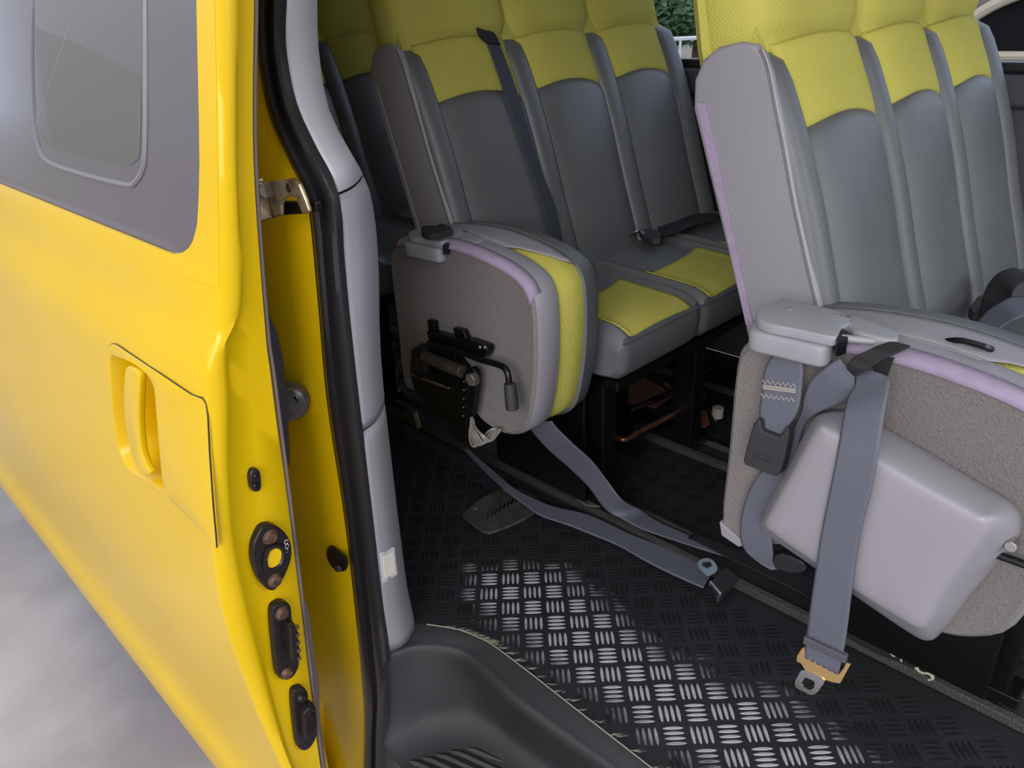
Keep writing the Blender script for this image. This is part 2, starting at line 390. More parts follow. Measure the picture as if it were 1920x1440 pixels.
# catch bracket, grommets, stops on the pillar
pslab('catch_recess', [(470, 378), (590, 378), (592, 398), (560, 402), (476, 408)], 'x', .500, .01, BLACK, body)
br = pslab('catch_bracket', [(488, 350), (498, 342), (548, 334), (560, 345), (572, 374), (580, 398), (566, 403), (562, 392), (553, 372), (541, 368), (531, 374), (527, 385), (527, 405), (507, 410), (500, 378)], 'x', .485, .006, ZINC, body, label='dirty zinc door catch bracket with a rounded notch')
a = P(541, 352, 'x', .485); cyl('rivet_hole', a+Vector((-.001, 0, 0)), (.004, 0, 0), .006, OLDBLACK, br)
a = P(500, 356, 'x', .48); tube('catch_pin', [a+Vector((0, .07, .0)), a], .010, CHROME, br, n=12)
slab('bracket_flange', [P(487, 336, 'x', .485), P(493, 333, 'x', .485), P(512, 408, 'x', .485), P(505, 412, 'x', .485)], (-.02, 0, 0), ZINC, br, bevel=.001)
a = P(543, 757, 'x', .50)
GREYM = mat('grey_stamped_steel', (120, 116, 112), .4, metal=.6, var=.4, vscale=60)
tube('grommet', [a+Vector((.01, .012, 0)), a, a+Vector((-.003, -.004, 0)), a+Vector((-.004, -.005, 0)), a+Vector((-.002, -.003, 0))], [.030, .030, .026, .016, .010], GREYM, body, n=20, label='round grey steel disc on the yellow pillar')
o = slab('door_stop', catmull([P(u, v, 'x', .525) for u, v in ((612, 1035), (620, 1029), (636, 1040), (649, 1052), (650, 1068), (640, 1073), (624, 1066), (614, 1050))], 4, True), (.008, .008, 0), OLDBLACK, body, bevel=.002)
b = P(636, 1060, 'x', .525); tube('stop_pad', [b, b+Vector((-.008, -.008, 0))], .007, RUBBER, o, n=14, bevel=.002)

# ------------------------------------------------------------------ sliding door
door = thing('sliding_door', 'yellow sliding door slid open, with a dark window and a recessed pull handle', 'car door', (.32, .9, -.4))
DY = .875
skin = [(1.46, .52), (1.30, .495), (1.07, .433), (.95, .408), (.86, .388), (.795, .370)]
low = [(.786, .367), (.775, .362), (.745, .352), (.72, .348), (.695, .340), (.665, .322), (.635, .312), (.60, .3085), (.55, .303), (.47, .295), (.38, .287), (.30, .282), (.22, .281), (.14, .285), (.05, .294), (-.05, .305), (-.15, .312), (-.22, .313), (-.245, .306), (-.27, .300), (-.33, .303), (-.385, .312), (-.39, .33)]
ys = [0, .004, .012, .03, .07, .15, .25, .5, 1.0, 1.6, 2.4]
def X_of(z): return interp(sorted(skin+low), z)
cr1 = [(405, -80), (405, 0), (410, 300), (412, 590), (388, 690), (391, 800), (395, 960), (420, 1150), (470, 1300), (530, 1440), (600, 1570), (640, 1660)]
A1 = catmull([P(u, v, 'y', DY-.001) for u, v in cr1], 6)
A1F = up(A1, .075)
def A1x(z):
    for a, b in zip(A1F, A1F[1:]):
        if min(a.z, b.z) <= z <= max(a.z, b.z): return a.x+(b.x-a.x)*(z-a.z)/((b.z-a.z) or 1e-9)
    return X_of(z)
def skin_x(z, dy): return A1x(z)+(X_of(z)-A1x(z))*min(1, dy/.15)**.6
def lerp_rows(tab): return [[(skin_x(z, dy), DY+dy, z) for k, dy in enumerate(ys)] for z, x in tab]
# lower skin with the handle recess left as a part of its own
skin_panel = loft('outer_panel', [r+[(x+.004, y, z) for x, y, z in r[::-1]] for r in lerp_rows(low)], PAINT, door, closed=True, cap=True, label='yellow outer skin below the window')
# frame round the glass: front post
def gy(z): return interp([(.766, 1.05), (.786, 1.0), (.790, .975), (.797, .957), (.81, .943), (.83, .932), (.9, .925), (1.07, .925), (1.5, .93)], z)+.0
post = []
for i in range(40):
    z = .766+(1.46-.766)*(i/39)**1.6; x = X_of(z); x0_ = A1x(z)
    g1 = gy(z) - .875 - .0
    post.append([(skin_x(z, d)-.0009, DY+d, z) for d in (0, .004, .012, .03, .6*g1 if g1 > .06 else .034, max(.036, g1-.004))]+[(skin_x(z, g1)+.006, DY+max(.038, g1), z)])
loft('window_post', post, PAINT, door, label='yellow post in front of the door window')
# glass
def glassmat(name, col, rough, alpha_t):
    m = bpy.data.materials.new(name); m.use_nodes = True; b = m.node_tree.nodes['Principled BSDF']
    b.inputs['Base Color'].default_value = (*lin(col), 1); b.inputs['Roughness'].default_value = rough
    b.inputs['Coat Weight'].default_value = .5; b.inputs['Transmission Weight'].default_value = alpha_t; b.inputs['IOR'].default_value = 1.45
    return m
GBLACK = glassmat('blacked_glass', (92, 88, 92), .10, 0); GPANE = glassmat('tinted_pane', (112, 115, 106), .06, .0)
GPANE.node_tree.nodes['Principled BSDF'].inputs['Alpha'].default_value = .5
rows = []
for i in range(24):
    z = .762+(1.46-.762)*(i/23)**1.4; x = X_of(max(z, .79))+.003
    y0 = gy(z)-.012; x = skin_x(max(z, .79), y0-DY)+.003
    rows.append([(x, y0, z), (x, y0+.05, z), (x, 1.3, z), (x, 1.8, z), (x, 2.6, z), (x, 3.2, z)])
gl1 = loft('window_glass', rows, GBLACK, door, label='dark tinted fixed window glass')
# inner framed sliding pane: rounded outline
def on_glass(u, v, dx=0):
    z = .95
    for _ in range(12):
        p = P(u, v, 'x', X_of(z)+.006+dx); z = p.z
    return p
outl = [(62, -120), (64, 0), (62, 60), (62, 150), (66, 240), (76, 282), (95, 305), (150, 325), (235, 346), (255, 340), (268, 318), (273, 280), (274, 150), (274, 0), (274, -120)]
fr = catmull([on_glass(u, v, -.003) for u, v in outl], 6)
tube('pane_frame', fr, .004, mat('grey_pane_frame', (120, 116, 122), .4), gl1, n=6, label='slim grey frame of the sliding pane')
cen = sum(fr, Vector())/len(fr)
inn = catmull([on_glass(u, v, -.002) for u, v in [(68, -100), (68, 60), (74, 190), (78, 252), (95, 275), (140, 288), (230, 309), (256, 302), (264, 280), (266, 150), (266, -120)]], 5)
n = len(inn); h = n//2
mesh('sliding_pane', inn, [tuple(range(n))], GPANE, gl1, smooth=False, solid=.002, off=1, label='greenish lighter pane set in the dark glass')
# what shows dimly through the pane: a pale board, a slanting bar and a lighter band
def behind(name, px, col, dx, th=.004):
    return slab(name, [on_glass(u, v, dx) for u, v in px], (th, 0, 0), mat(name+'_paint', col, .8), gl1, bevel=0)
behind('inner_board', [(66, -90), (66, 200), (80, 262), (95, 275), (150, 290), (240, 311), (266, 300), (268, 100), (268, -90)], (150, 152, 132), -.0006, .0005)
behind('inner_band', [(268, 60), (268, 300), (236, 310), (190, 298), (205, 200), (235, 70)], (196, 198, 178), -.0009, .0003)
behind('inner_dark_corner', [(66, -90), (66, 235), (100, 130), (150, -10), (175, -90)], (64, 66, 84), -.0009, .0003)
tube('inner_bar', [on_glass(72, 232, -.001), on_glass(100, 150, -.001), on_glass(130, 60, -.001), on_glass(170, -40, -.001)], .004, mat('inner_bar_grey', (130, 128, 138), .5), gl1, n=6)
# leading edge of the door: bevel strip, edge face, inner lip
cr2 = [(447, -80), (447, 0), (445, 300), (454, 560), (426, 645), (429, 760), (430, 900), (445, 1050), (500, 1280), (550, 1440), (615, 1570)]
cr3 = [(478, -80), (478, 0), (477, 300), (499, 610), (511, 700), (524, 800), (541, 930), (556, 1050), (585, 1290), (604, 1440), (622, 1570)]
A1 = A1[:61]; A1_ = A1; A2 = catmull([P(u, v, 'y', DY-.004) for u, v in cr2], 6); A3 = catmull([P(u, v, 'y', DY+.012) for u, v in cr3], 6)
A1 = up(A1, .075); A2 = up(A2, .075); A3 = up(A3, .075)
rows = []
for a, b, c in zip(A1, A2, A3):
    rows.append([a+Vector((-.0009, .008, 0)), a+Vector((-.0009, .002, 0)), a+Vector((0, -.001, 0)), a.lerp(b, .3)+Vector((0, -.004, 0)), a.lerp(b, .75)+Vector((0, -.004, 0)), b, b.lerp(c, .08)+Vector((0, .006, 0)), b.lerp(c, .5)+Vector((0, .004, 0)), b.lerp(c, .94), c+Vector((0, .004, 0)), c+Vector((.001, .03, 0)), c+Vector((-.02, .2, 0))])
loft('leading_edge', rows, PAINT, door, label='yellow leading edge face of the door carrying the latches')
tube('edge_weatherstrip', [c+Vector((.004, .006, 0)) for c in A3], .0035, BROWN, door, n=6)
# inner trim seen past the edge
pslab('inner_trim', [(496, 585), (507, 592), (522, 625), (533, 680), (541, 760), (545, 860), (541, 885), (530, 900), (505, 880), (498, 700)], 'y', .935, .25, mat('black_door_trim', (42, 36, 38), .8), door, label='black padded inner door trim')
pslab('lower_inner_trim', [(560, 1118), (572, 1122), (581, 1150), (590, 1220), (600, 1290), (600, 1330), (612, 1440), (620, 1540), (590, 1540), (575, 1300), (560, 1200)], 'y', .925, .25, BROWN, door, label='brownish grey lower inner door trim')
# latches on the edge face
def rivet(u, v, r, par, yy, m=RUST, dep=.006):
    a = P(u, v, 'y', yy); tube('bolt_head', [a+Vector((0, .004, 0)), a, a+Vector((0, -dep*.6, 0)), a+Vector((0, -dep, 0)), a+Vector((0, -dep, 0))], [r*1.5, r*1.45, r*1.15, r*.9, r*.5], m, par, n=12)
EY = DY+.002
pl = pslab('guide_plate', [(480, 1010), (492, 990), (512, 985), (532, 996), (546, 1018), (547, 1048), (536, 1078), (526, 1096), (514, 1108), (500, 1104), (484, 1084), (474, 1050), (475, 1025)], 'y', EY-.008, .016, OLDBLACK, door, smooth_outline=3, bevel=.003, label='worn black plate with an oval hole and two rusty bolts')
a = [P(u, v, 'y', EY-.011) for u, v in ((497, 1050), (503, 1032), (517, 1024), (529, 1028), (532, 1040), (526, 1058), (512, 1068), (500, 1066))]
slab('guide_hole', catmull(a, 3, True), (0, .004, 0), PAINT, pl, bevel=.0, label='oval hole showing yellow paint')
tube('hole_rim', catmull(a+[a[0]], 4), .0035, OLDBLACK, pl, n=6)
rivet(507, 1007, .008, pl, EY-.008); rivet(516, 1088, .008, pl, EY-.008)
# pale stamped figures on the plate
for (u, v) in ((537, 1016), (538, 1024), (536, 1033)):
    a = P(u, v, 'y', EY-.010); tube('stamped_mark', [a+Vector((math.cos(t)*.003, 0, math.sin(t)*.0035)) for t in [k*.9 for k in range(7)]], .0006, THREAD, pl, n=4)
pl = pslab('latch_plate', [(510, 1150), (520, 1134), (535, 1130), (546, 1138), (549, 1165), (558, 1180), (562, 1240), (556, 1262), (545, 1274), (530, 1275), (520, 1262), (514, 1210)], 'y', EY-.008, .016, OLDBLACK, door, smooth_outline=3, label='worn black toothed latch plate')
pslab('latch_block', [(543, 1172), (559, 1178), (564, 1240), (547, 1240)], 'y', EY-.028, .022, OLDBLACK, pl)
for k in range(5):
    a = P(553+k*.9, 1178+k*14.5, 'y', EY-.026); cyl('latch_tooth', a, (.006, 0, 0), .0035, RUST, pl, n=8)
rivet(529, 1150, .008, pl, EY-.008); rivet(538, 1262, .007, pl, EY-.008)
pl = pslab('contact_plate', [(549, 1305), (558, 1292), (570, 1290), (578, 1300), (580, 1318), (592, 1325), (596, 1370), (588, 1395), (574, 1408), (560, 1402), (554, 1370)], 'y', EY-.006, .014, OLDBLACK, door, smooth_outline=3, label='worn black contact plate with a slotted socket')
slab('socket', [P(u, v, 'y', EY-.020) for u, v in ((570, 1338), (582, 1325), (594, 1330), (596, 1368), (586, 1384), (572, 1388))], (0, .02, 0), OLDBLACK, pl, bevel=.003)
slab('socket_slot', [P(u, v, 'y', EY-.0215) for u, v in ((575, 1344), (583, 1334), (590, 1338), (591, 1366), (584, 1376), (576, 1378))], (0, .006, 0), BLACK, pl, bevel=.001)
rivet(565, 1308, .006, pl, EY-.006, OLDBLACK)
pl = pslab('keyhole_plug', [(469, 893), (473, 882), (482, 880), (489, 886), (491, 905), (490, 918), (483, 923), (474, 920), (470, 908)], 'y', EY-.004, .012, OLDBLACK, door, smooth_outline=3, label='small black oval plug')
for v in (893, 911): rivet(480, v, .0035, pl, EY-.004, BLACK, .003)
# handle: flush panel, its recess, the vertical pull
def on_skin(u, v, dx=0):
    z = .6; yy = .3
    for _ in range(30):
        p = P(u, v, 'x', skin_x(z, yy)+dx); z = p.z; yy = max(0, p.y-DY)
    return p
pan = [(200, 668), (205, 650), (216, 645), (240, 660), (300, 700), (360, 740), (386, 756), (393, 850), (400, 950), (406, 1020), (400, 1018), (350, 966), (306, 924), (262, 896), (238, 878), (222, 845), (212, 790), (204, 720)]
cp = catmull([on_skin(u, v, -.0012) for u, v in pan], 3, True); n = len(cp)
rec = [(209, 672), (220, 668), (250, 680), (276, 700), (290, 725), (294, 760), (299, 820), (304, 880), (306, 919), (280, 902), (248, 884), (228, 850), (218, 800), (212, 740)]
cr_ = catmull([on_skin(u, v, -.0014) for u, v in rec], n//len(rec)+1, True)
def resample(poly, n):
    L = [0]
    for a, b in zip(poly, poly[1:]+poly[:1]): L.append(L[-1]+(b-a).length)
    out = []; tot = L[-1]; j = 0
    for i in range(n):
        s = tot*i/n
        while L[j+1] < s: j += 1
        out.append(poly[j].lerp(poly[(j+1) % len(poly)], (s-L[j])/(L[j+1]-L[j])))
    return out
N = 240
def polar(poly, c, n, ax=(1, 2)):
    poly = resample(poly, 2400); out = []
    for i in range(n):
        a = 2*math.pi*i/n; d = (math.cos(a), math.sin(a))
        out.append(max(poly, key=lambda p: ((p[ax[0]]-c[ax[0]])*d[0]+(p[ax[1]]-c[ax[1]])*d[1])/math.hypot(p[ax[0]]-c[ax[0]], p[ax[1]]-c[ax[1]])))
    return out
c = sum([on_skin(u, v) for u, v in rec], Vector())/len(rec)
PO = polar(cp, c, N); PI = polar(cr_, c, N)
rows = [[p+Vector((.003, 0, 0)) for p in PO], [p+Vector((-.0012, 0, 0)) for p in PO], [p.lerp(q, .03)+Vector((-.0018, 0, 0)) for p, q in zip(PO, PI)], [p.lerp(q, .5)+Vector((-.0018, 0, 0)) for p, q in zip(PO, PI)], [p.lerp(q, .96)+Vector((-.0018, 0, 0)) for p, q in zip(PO, PI)], [q+Vector((-.0014, 0, 0)) for q in PI],
        [q.lerp(c, .10)+Vector((.006, 0, 0)) for q in PI]]
hp = loft('handle_panel', rows[:-1], PAINT, door, closed=True, label='flush yellow panel around the handle')
tube('panel_gap', cp+[cp[0]], .0011, RUBBER, hp, n=5)

def cut(o, outline, d):
    """cut a hole through o with a prism; the cutter is deleted again"""
    c_ = slab('cutter', outline, d, PAINT, bevel=0)
    m_ = o.modifiers.new('cut', 'BOOLEAN'); m_.operation = 'DIFFERENCE'; m_.object = c_; m_.solver = 'EXACT'
    bpy.context.view_layer.update(); dg = bpy.context.evaluated_depsgraph_get()
    me = bpy.data.meshes.new_from_object(o.evaluated_get(dg)); o.modifiers.clear(); o.data = me; me.set_sharp_from_angle(angle=math.radians(35))
    bpy.data.objects.remove(c_)
cut(skin_panel, [q+Vector((-.03, 0, 0)) for q in PI], (.07, 0, 0))
loft('handle_recess', [[q+Vector((-.0014, 0, 0)) for q in PI], [q.lerp(c, .03)+Vector((.003, 0, 0)) for q in PI], [q.lerp(c, .10)+Vector((.030, 0, 0)) for q in PI], [q.lerp(c, .14)+Vector((.062, 0, 0)) for q in PI], [q.lerp(c, .999)+Vector((.062, 0, 0)) for q in PI]], PAINT, hp, closed=True, cap=False)
pu = [(233, 700), (237, 688), (250, 692), (259, 702), (261, 722), (259, 780), (263, 838), (271, 870), (281, 886), (274, 893), (258, 880), (245, 850), (236, 800), (231, 750)]
slab('pull_handle', catmull([on_skin(u, v, -.008) for u, v in pu], 3, True), (.011, 0, 0), PAINT, hp, bevel=.005, smooth=True, seg=4)

# ------------------------------------------------------------------ benches
YF = [(.30, .352), (.42, .372), (.5, .392), (.64, .44), (.77, .48), (.88, .522), (.99, .575), (1.10, .605), (1.30, .65)]
YB = [(.30, .52), (.6, .565), (.76, .605), (.91, .668), (.97, .69), (1.10, .715), (1.30, .74)]
yf = lambda z: interp(YF, z)
yb = lambda z: interp(YB, z)
yfs = lambda z: sum(yf(z+k*.03) for k in (-1, 0, 1))/3
PANELS = [(1.098, 1.362), (1.408, 1.652), (1.706, 1.952)]
BOLS = [(1.350, 1.420), (1.641, 1.718), (1.941, 2.03)]
def arc(u, z0=.868, amp=.022): return z0+amp*(1-u*u)-.004*u
def panel(name, x0, x1, zlo, zhi, m, parent, bulge=.018, edge=.012, **kw):
    rows = []; nu, nv = 20, 26
    for j in range(nv+1):
        r = []
        for i in range(nu+1):
            u = -1+2*i/nu; lo = zlo(u); hi = zhi(u); t = j/nv; z = lo+(hi-lo)*t; x = x0+(x1-x0)*(u+1)/2
            d = (hi-lo)*min(t, 1-t)
            y = yfs(z)+.010-bulge*(1-u**4)-.006*(1-u*u)+edge*math.exp(-d/.006)*.45
            r.append((x, y, z))
        rows.append(r)
    return loft(name, rows, m, parent, solid=.012, off=0, **kw)
def roll(name, x0, x1, zlo, zhi, m, parent, fwd=.012, back=None):
    rows = []; nz = 22
    for j in range(nz+1):
        t = j/nz; z = zlo+(zhi-zlo)*t; e = 1.0
        if z > zhi-.045: e = math.sqrt(max(0, 1-((z-(zhi-.045))/.045)**2))
        e = max(e, .02); cx = (x0+x1)/2; hw = (x1-x0)/2*(.55+.45*e); f = yfs(z)-fwd+(1-e)*.05; bk = (back(z) if back else yfs(z)+.07)-(1-e)*.02
        r = []
        for k in range(14):
            a = 2*math.pi*k/14; ca, sa = math.cos(a), math.sin(a)
            sx = abs(ca)**.7*(1 if ca > 0 else -1); sy = abs(sa)**.8*(1 if sa > 0 else -1)
            r.append((cx+hw*sx, (f+bk)/2+(bk-f)/2*sy, z))
        rows.append(r)
    return loft(name, rows, m, parent, closed=True, cap=True)
def headrest(x0, x1, parent):
    rows = []
    for j in range(34):
        z = .940+(1.28-.940)*j/33; e = max(.05, 1-max(0, (z-1.22)/.06)**2)**.5
        lo = min(1, max(0, (z-.985)/.045)); lo = lo*lo*(3-2*lo)
        hw = (x1-x0)/2*(.985+.015*lo)*e; cx = (x0+x1)/2+.004; f = yfs(z)-.020*lo+.010+(1-e)*.04; bk = yb(z)-.004
        r = []
        for k in range(28):
            a = 2*math.pi*k/28; ca, sa = math.cos(a), math.sin(a); p = .42
            r.append((cx+hw*abs(ca)**p*(1 if ca > 0 else -1), (f+bk)/2+(bk-f)/2*abs(sa)**(p*1.3)*(1 if sa > 0 else -1)-(.01*(1-ca*ca) if sa < 0 else 0), z))
        rows.append(r)
    return loft('headrest', rows, FABRIC, parent, closed=True, cap=True)
LX = 1.05; XC = [1.125, 1.415, 1.738, 2.03]
def cz(x, y, k):
    """height of cushion k at x, y (bench frame of the front bench)"""
    a, b = XC[k], XC[k+1]; u = (x-(a+b)/2)/((b-a)/2)
    z = .462+.05*max(0, y-.10)+.010*(1-u*u)
    z += .012*math.exp(-((abs(u)-.86)/.10)**2)
    if y < .10: z -= .020*((.10-y)/.06)**2
    if abs(u) > .93: z -= .014*((abs(u)-.93)/.07)**2
    return z
def make_bench():
    b = thing('bench_seat', 'three seat bench', 'bus seat', (1.55, .3, 0))
    # backrests
    pts = [(1298, 205), (1300, 150), (1316, 112), (1345, 88), (1385, 78), (1416, 83), (1432, 100), (1446, 140), (1461, 205), (1477, 282), (1495, 380), (1517, 480), (1540, 580)]
    o = [P(u, v, 'x', LX) for u, v in pts]+[Vector((LX, .405, .50)), Vector((LX, .40, .42)), Vector((LX, .50, .42)), P(1394, 605, 'x', LX), P(1345, 400, 'x', LX)]
    side = slab('side_panel', o, (.018, 0, 0), LEATHER_LIT, b, bevel=.008, smooth=True, seg=5, label='grey leather side panel of the backrest, paled as if daylit')
    seam = [(1424, 92), (1438, 130), (1452, 200), (1468, 280), (1486, 380), (1508, 480), (1530, 575)]
    tube('seam', [P(u, v, 'x', LX-.001) for u, v in seam], .0016, LEATHER, side, n=6, k=4)
    st = catmull([P(u+6, v, 'x', LX-.0012) for u, v in seam], 10)
    for i in range(2, len(st)-1, 3): pass
    tube('stitching', [p for p in st], .0007, THREAD, side, n=4)
    pslab('edge_tape', [(1304, 192), (1321, 194), (1345, 300), (1368, 410), (1391, 520), (1412, 610), (1398, 610), (1374, 500), (1350, 390), (1326, 290)], 'x', LX-.003, .004, PURPLE, side, bevel=.001, label='lilac tape along the rear edge')
    rows = []
    for j in range(24):
        z = .42+(.955-.42)*j/23; f = yfs(z)+.016; bk = yb(z)
        rows.append([(1.075, f, z), (2.015, f, z), (2.02, bk-.02, z), (2.0, bk, z), (1.09, bk, z), (1.07, bk-.02, z)])
    loft('back_shell', rows, LEATHER, b, closed=True, cap=True, sub=0)
    rows = []
    for j in range(8):
        z = .955+.22*j/7; f = yfs(z)+.013; bk = yb(z)+.002
        rows.append([(1.075, f, z), (1.985, f, z), (1.99, bk-.02, z), (1.97, bk, z), (1.09, bk, z), (1.07, bk-.02, z)])
    loft('top_cover', rows, FABRIC, b, closed=True, cap=True, label='yellow fabric joining the headrests')
    q = roll('side_bolster', 1.052, 1.112, .44, .994, LEATHER, b, fwd=.013, back=lambda z: yfs(z)+.05)
    for k, ((x0, x1), (q0, q1)) in enumerate(zip(PANELS, BOLS)):
        p = panel('backrest', x0, x1, lambda u: .44, lambda u: arc(u)-.0008, LEATHER, b)
        panel('fabric_panel', x0, x1, lambda u: arc(u)+.0008, lambda u: .985+.012*(1-u*u), FABRIC, p, label='yellow mesh fabric upper panel')
        roll('side_bolster', q0, q1, .44, 1.0, LEATHER, p)
        h0 = 1.062 if k == 0 else x0-.022
        headrest(h0, x1+.024, p)
    # cushions
    for k in range(3):
        a, c2 = XC[k], XC[k+1]; rows = []
        for i in range(29):
            x = a+(c2-a)*i/28; e = 0 if 1 < i < 27 else (.010 if i in (0, 28) else .003)
            r = [(x, .43-e, .356+e), (x, .10, .356+e), (x, .058+e, .362+e), (x, .042+e, .382+e), (x, .038+e, .425), (x, .040+e, .446-e)]
            for j in range(25):
                y = .044+e*.6+(.43-.044-e*1.2)*(j/24); r.append((x, y, cz(x, y, k)-e*.7))
            rows.append(r)
        o = loft('seat_cushion', rows, LEATHER, b, closed=True, cap=True)
        ya, yt = .0445, .232; x0 = a+.030; x1 = c2-.038; R = []
        for j in range(15):
            r = []
            for i in range(21):
                u = i/20; x = x0+(x1-x0)*u
                top = yt-.03*math.sin(math.pi*u)*0+.012*(2*u-1)-.03*(u-.5)**2*0-.035*(1-u)*u*2
                y = ya+(top-ya)*j/14
                r.append((x, y, cz(x, y, k)+.0015))
            R.append(r)
        loft('fabric_inset', R, FABRIC, o, solid=.002, off=0, label='yellow mesh fabric inset of the seat')
        tube('piping', [(a+.002+(c2-a-.004)*i/8, .0395, .448) for i in range(9)], .0022, LEATHER, o, n=6)
    # frame and legs down to the floor rails
    f = box('frame', (1.14, .06, .33), (2.0, .10, .352), BLACK, b)
    box('frame_tube', (1.14, .36, .33), (2.0, .40, .352), BLACK, f)
    for x in (1.145, 1.50, 1.86):
        l = box('leg', (x, .10, .03), (x+.045, .16, .335), BLACK, b)
        box('leg', (x, .33, .03), (x+.045, .39, .335), BLACK, b)
        box('foot', (x-.005, .08, .028), (x+.05, .41, .05), BLACK, l)
    box('side_plate', (1.105, .12, .05), (1.115, .40, .38), BLACK, f)
    # recliner hinge cover on the door side
    h = slab('hinge_cover', catmull([P(u, v, 'z', .672) for u, v in [(1418, 592), (1430, 574), (1470, 567), (1530, 572), (1600, 593), (1592, 606), (1578, 612), (1570, 628), (1556, 630), (1490, 616), (1440, 606)]], 3, True), (0, 0, -.014), PLASTIC, b, bevel=.005, smooth=True, label='light grey plastic recliner hinge cover')
    slab('cover_arm', catmull([P(u, v, 'z', .672) for u, v in [(1545, 584), (1600, 590), (1655, 608), (1683, 621), (1686, 630), (1678, 636), (1650, 632), (1605, 620), (1592, 606)]], 3, True), (0, 0, -.024), PLASTIC, h, bevel=.005, smooth=True)
    slab('lower_cover', catmull([P(u, v, 'z', .658) for u, v in [(1406, 612), (1418, 594), (1460, 600), (1520, 616), (1558, 628), (1564, 638), (1560, 646), (1546, 650), (1520, 646), (1460, 632), (1416, 622)]], 3, True), (.0, 0, -.030), PLASTIC, h, bevel=.006, smooth=True)
    pslab('cover_slot', [(1566, 628), (1580, 615), (1592, 622), (1590, 636), (1570, 642)], 'z', .668, -.02, BLACK, h, bevel=.001)
    tube('cover_pin', [P(1578, 634, 'z', .664), P(1640, 640, 'z', .664)], .005, PLASTIC, h, n=10)
    for u, v in ((1480, 578), (1508, 628)): cyl('cover_dimple', P(u, v, 'z', .6735 if u < 1500 else .6635), (0, 0, -.002), .005, TRIM2, h, n=12)
    box('hinge_post', (1.0, .44, .50), (1.06, .50, .645), PLASTIC, h, bevel=.008)
    return b
bench = make_bench(); bench['label'] = 'nearest three seat bench, side panel toned as daylit, edged with lilac tape'
bench['group'] = 'benches across the van'
for off, lab in ((.81, 'middle three seat bench behind the upright folded seat with the metal lever'), (1.62, 'rearmost bench, only its dark backrest seen past the grey pillar trim')):
    c3 = copy_tree(bench); c3.location = bench.location+Vector((0, off, 0)); c3['label'] = lab
    for ch in c3.children_recursive:
        if ch.name.startswith('hinge_cover'): ch.location += Vector((.02, -.045, -.012))
        if off > 1 and ch.name.startswith('fabric_inset'): bpy.data.objects.remove(ch); continue
        if ch.name.startswith('edge_tape'):
            ch.data = ch.data.copy(); ch.data.materials[0] = LEATHER_LIT; ch['label'] = 'pale grey binding along the rear edge'

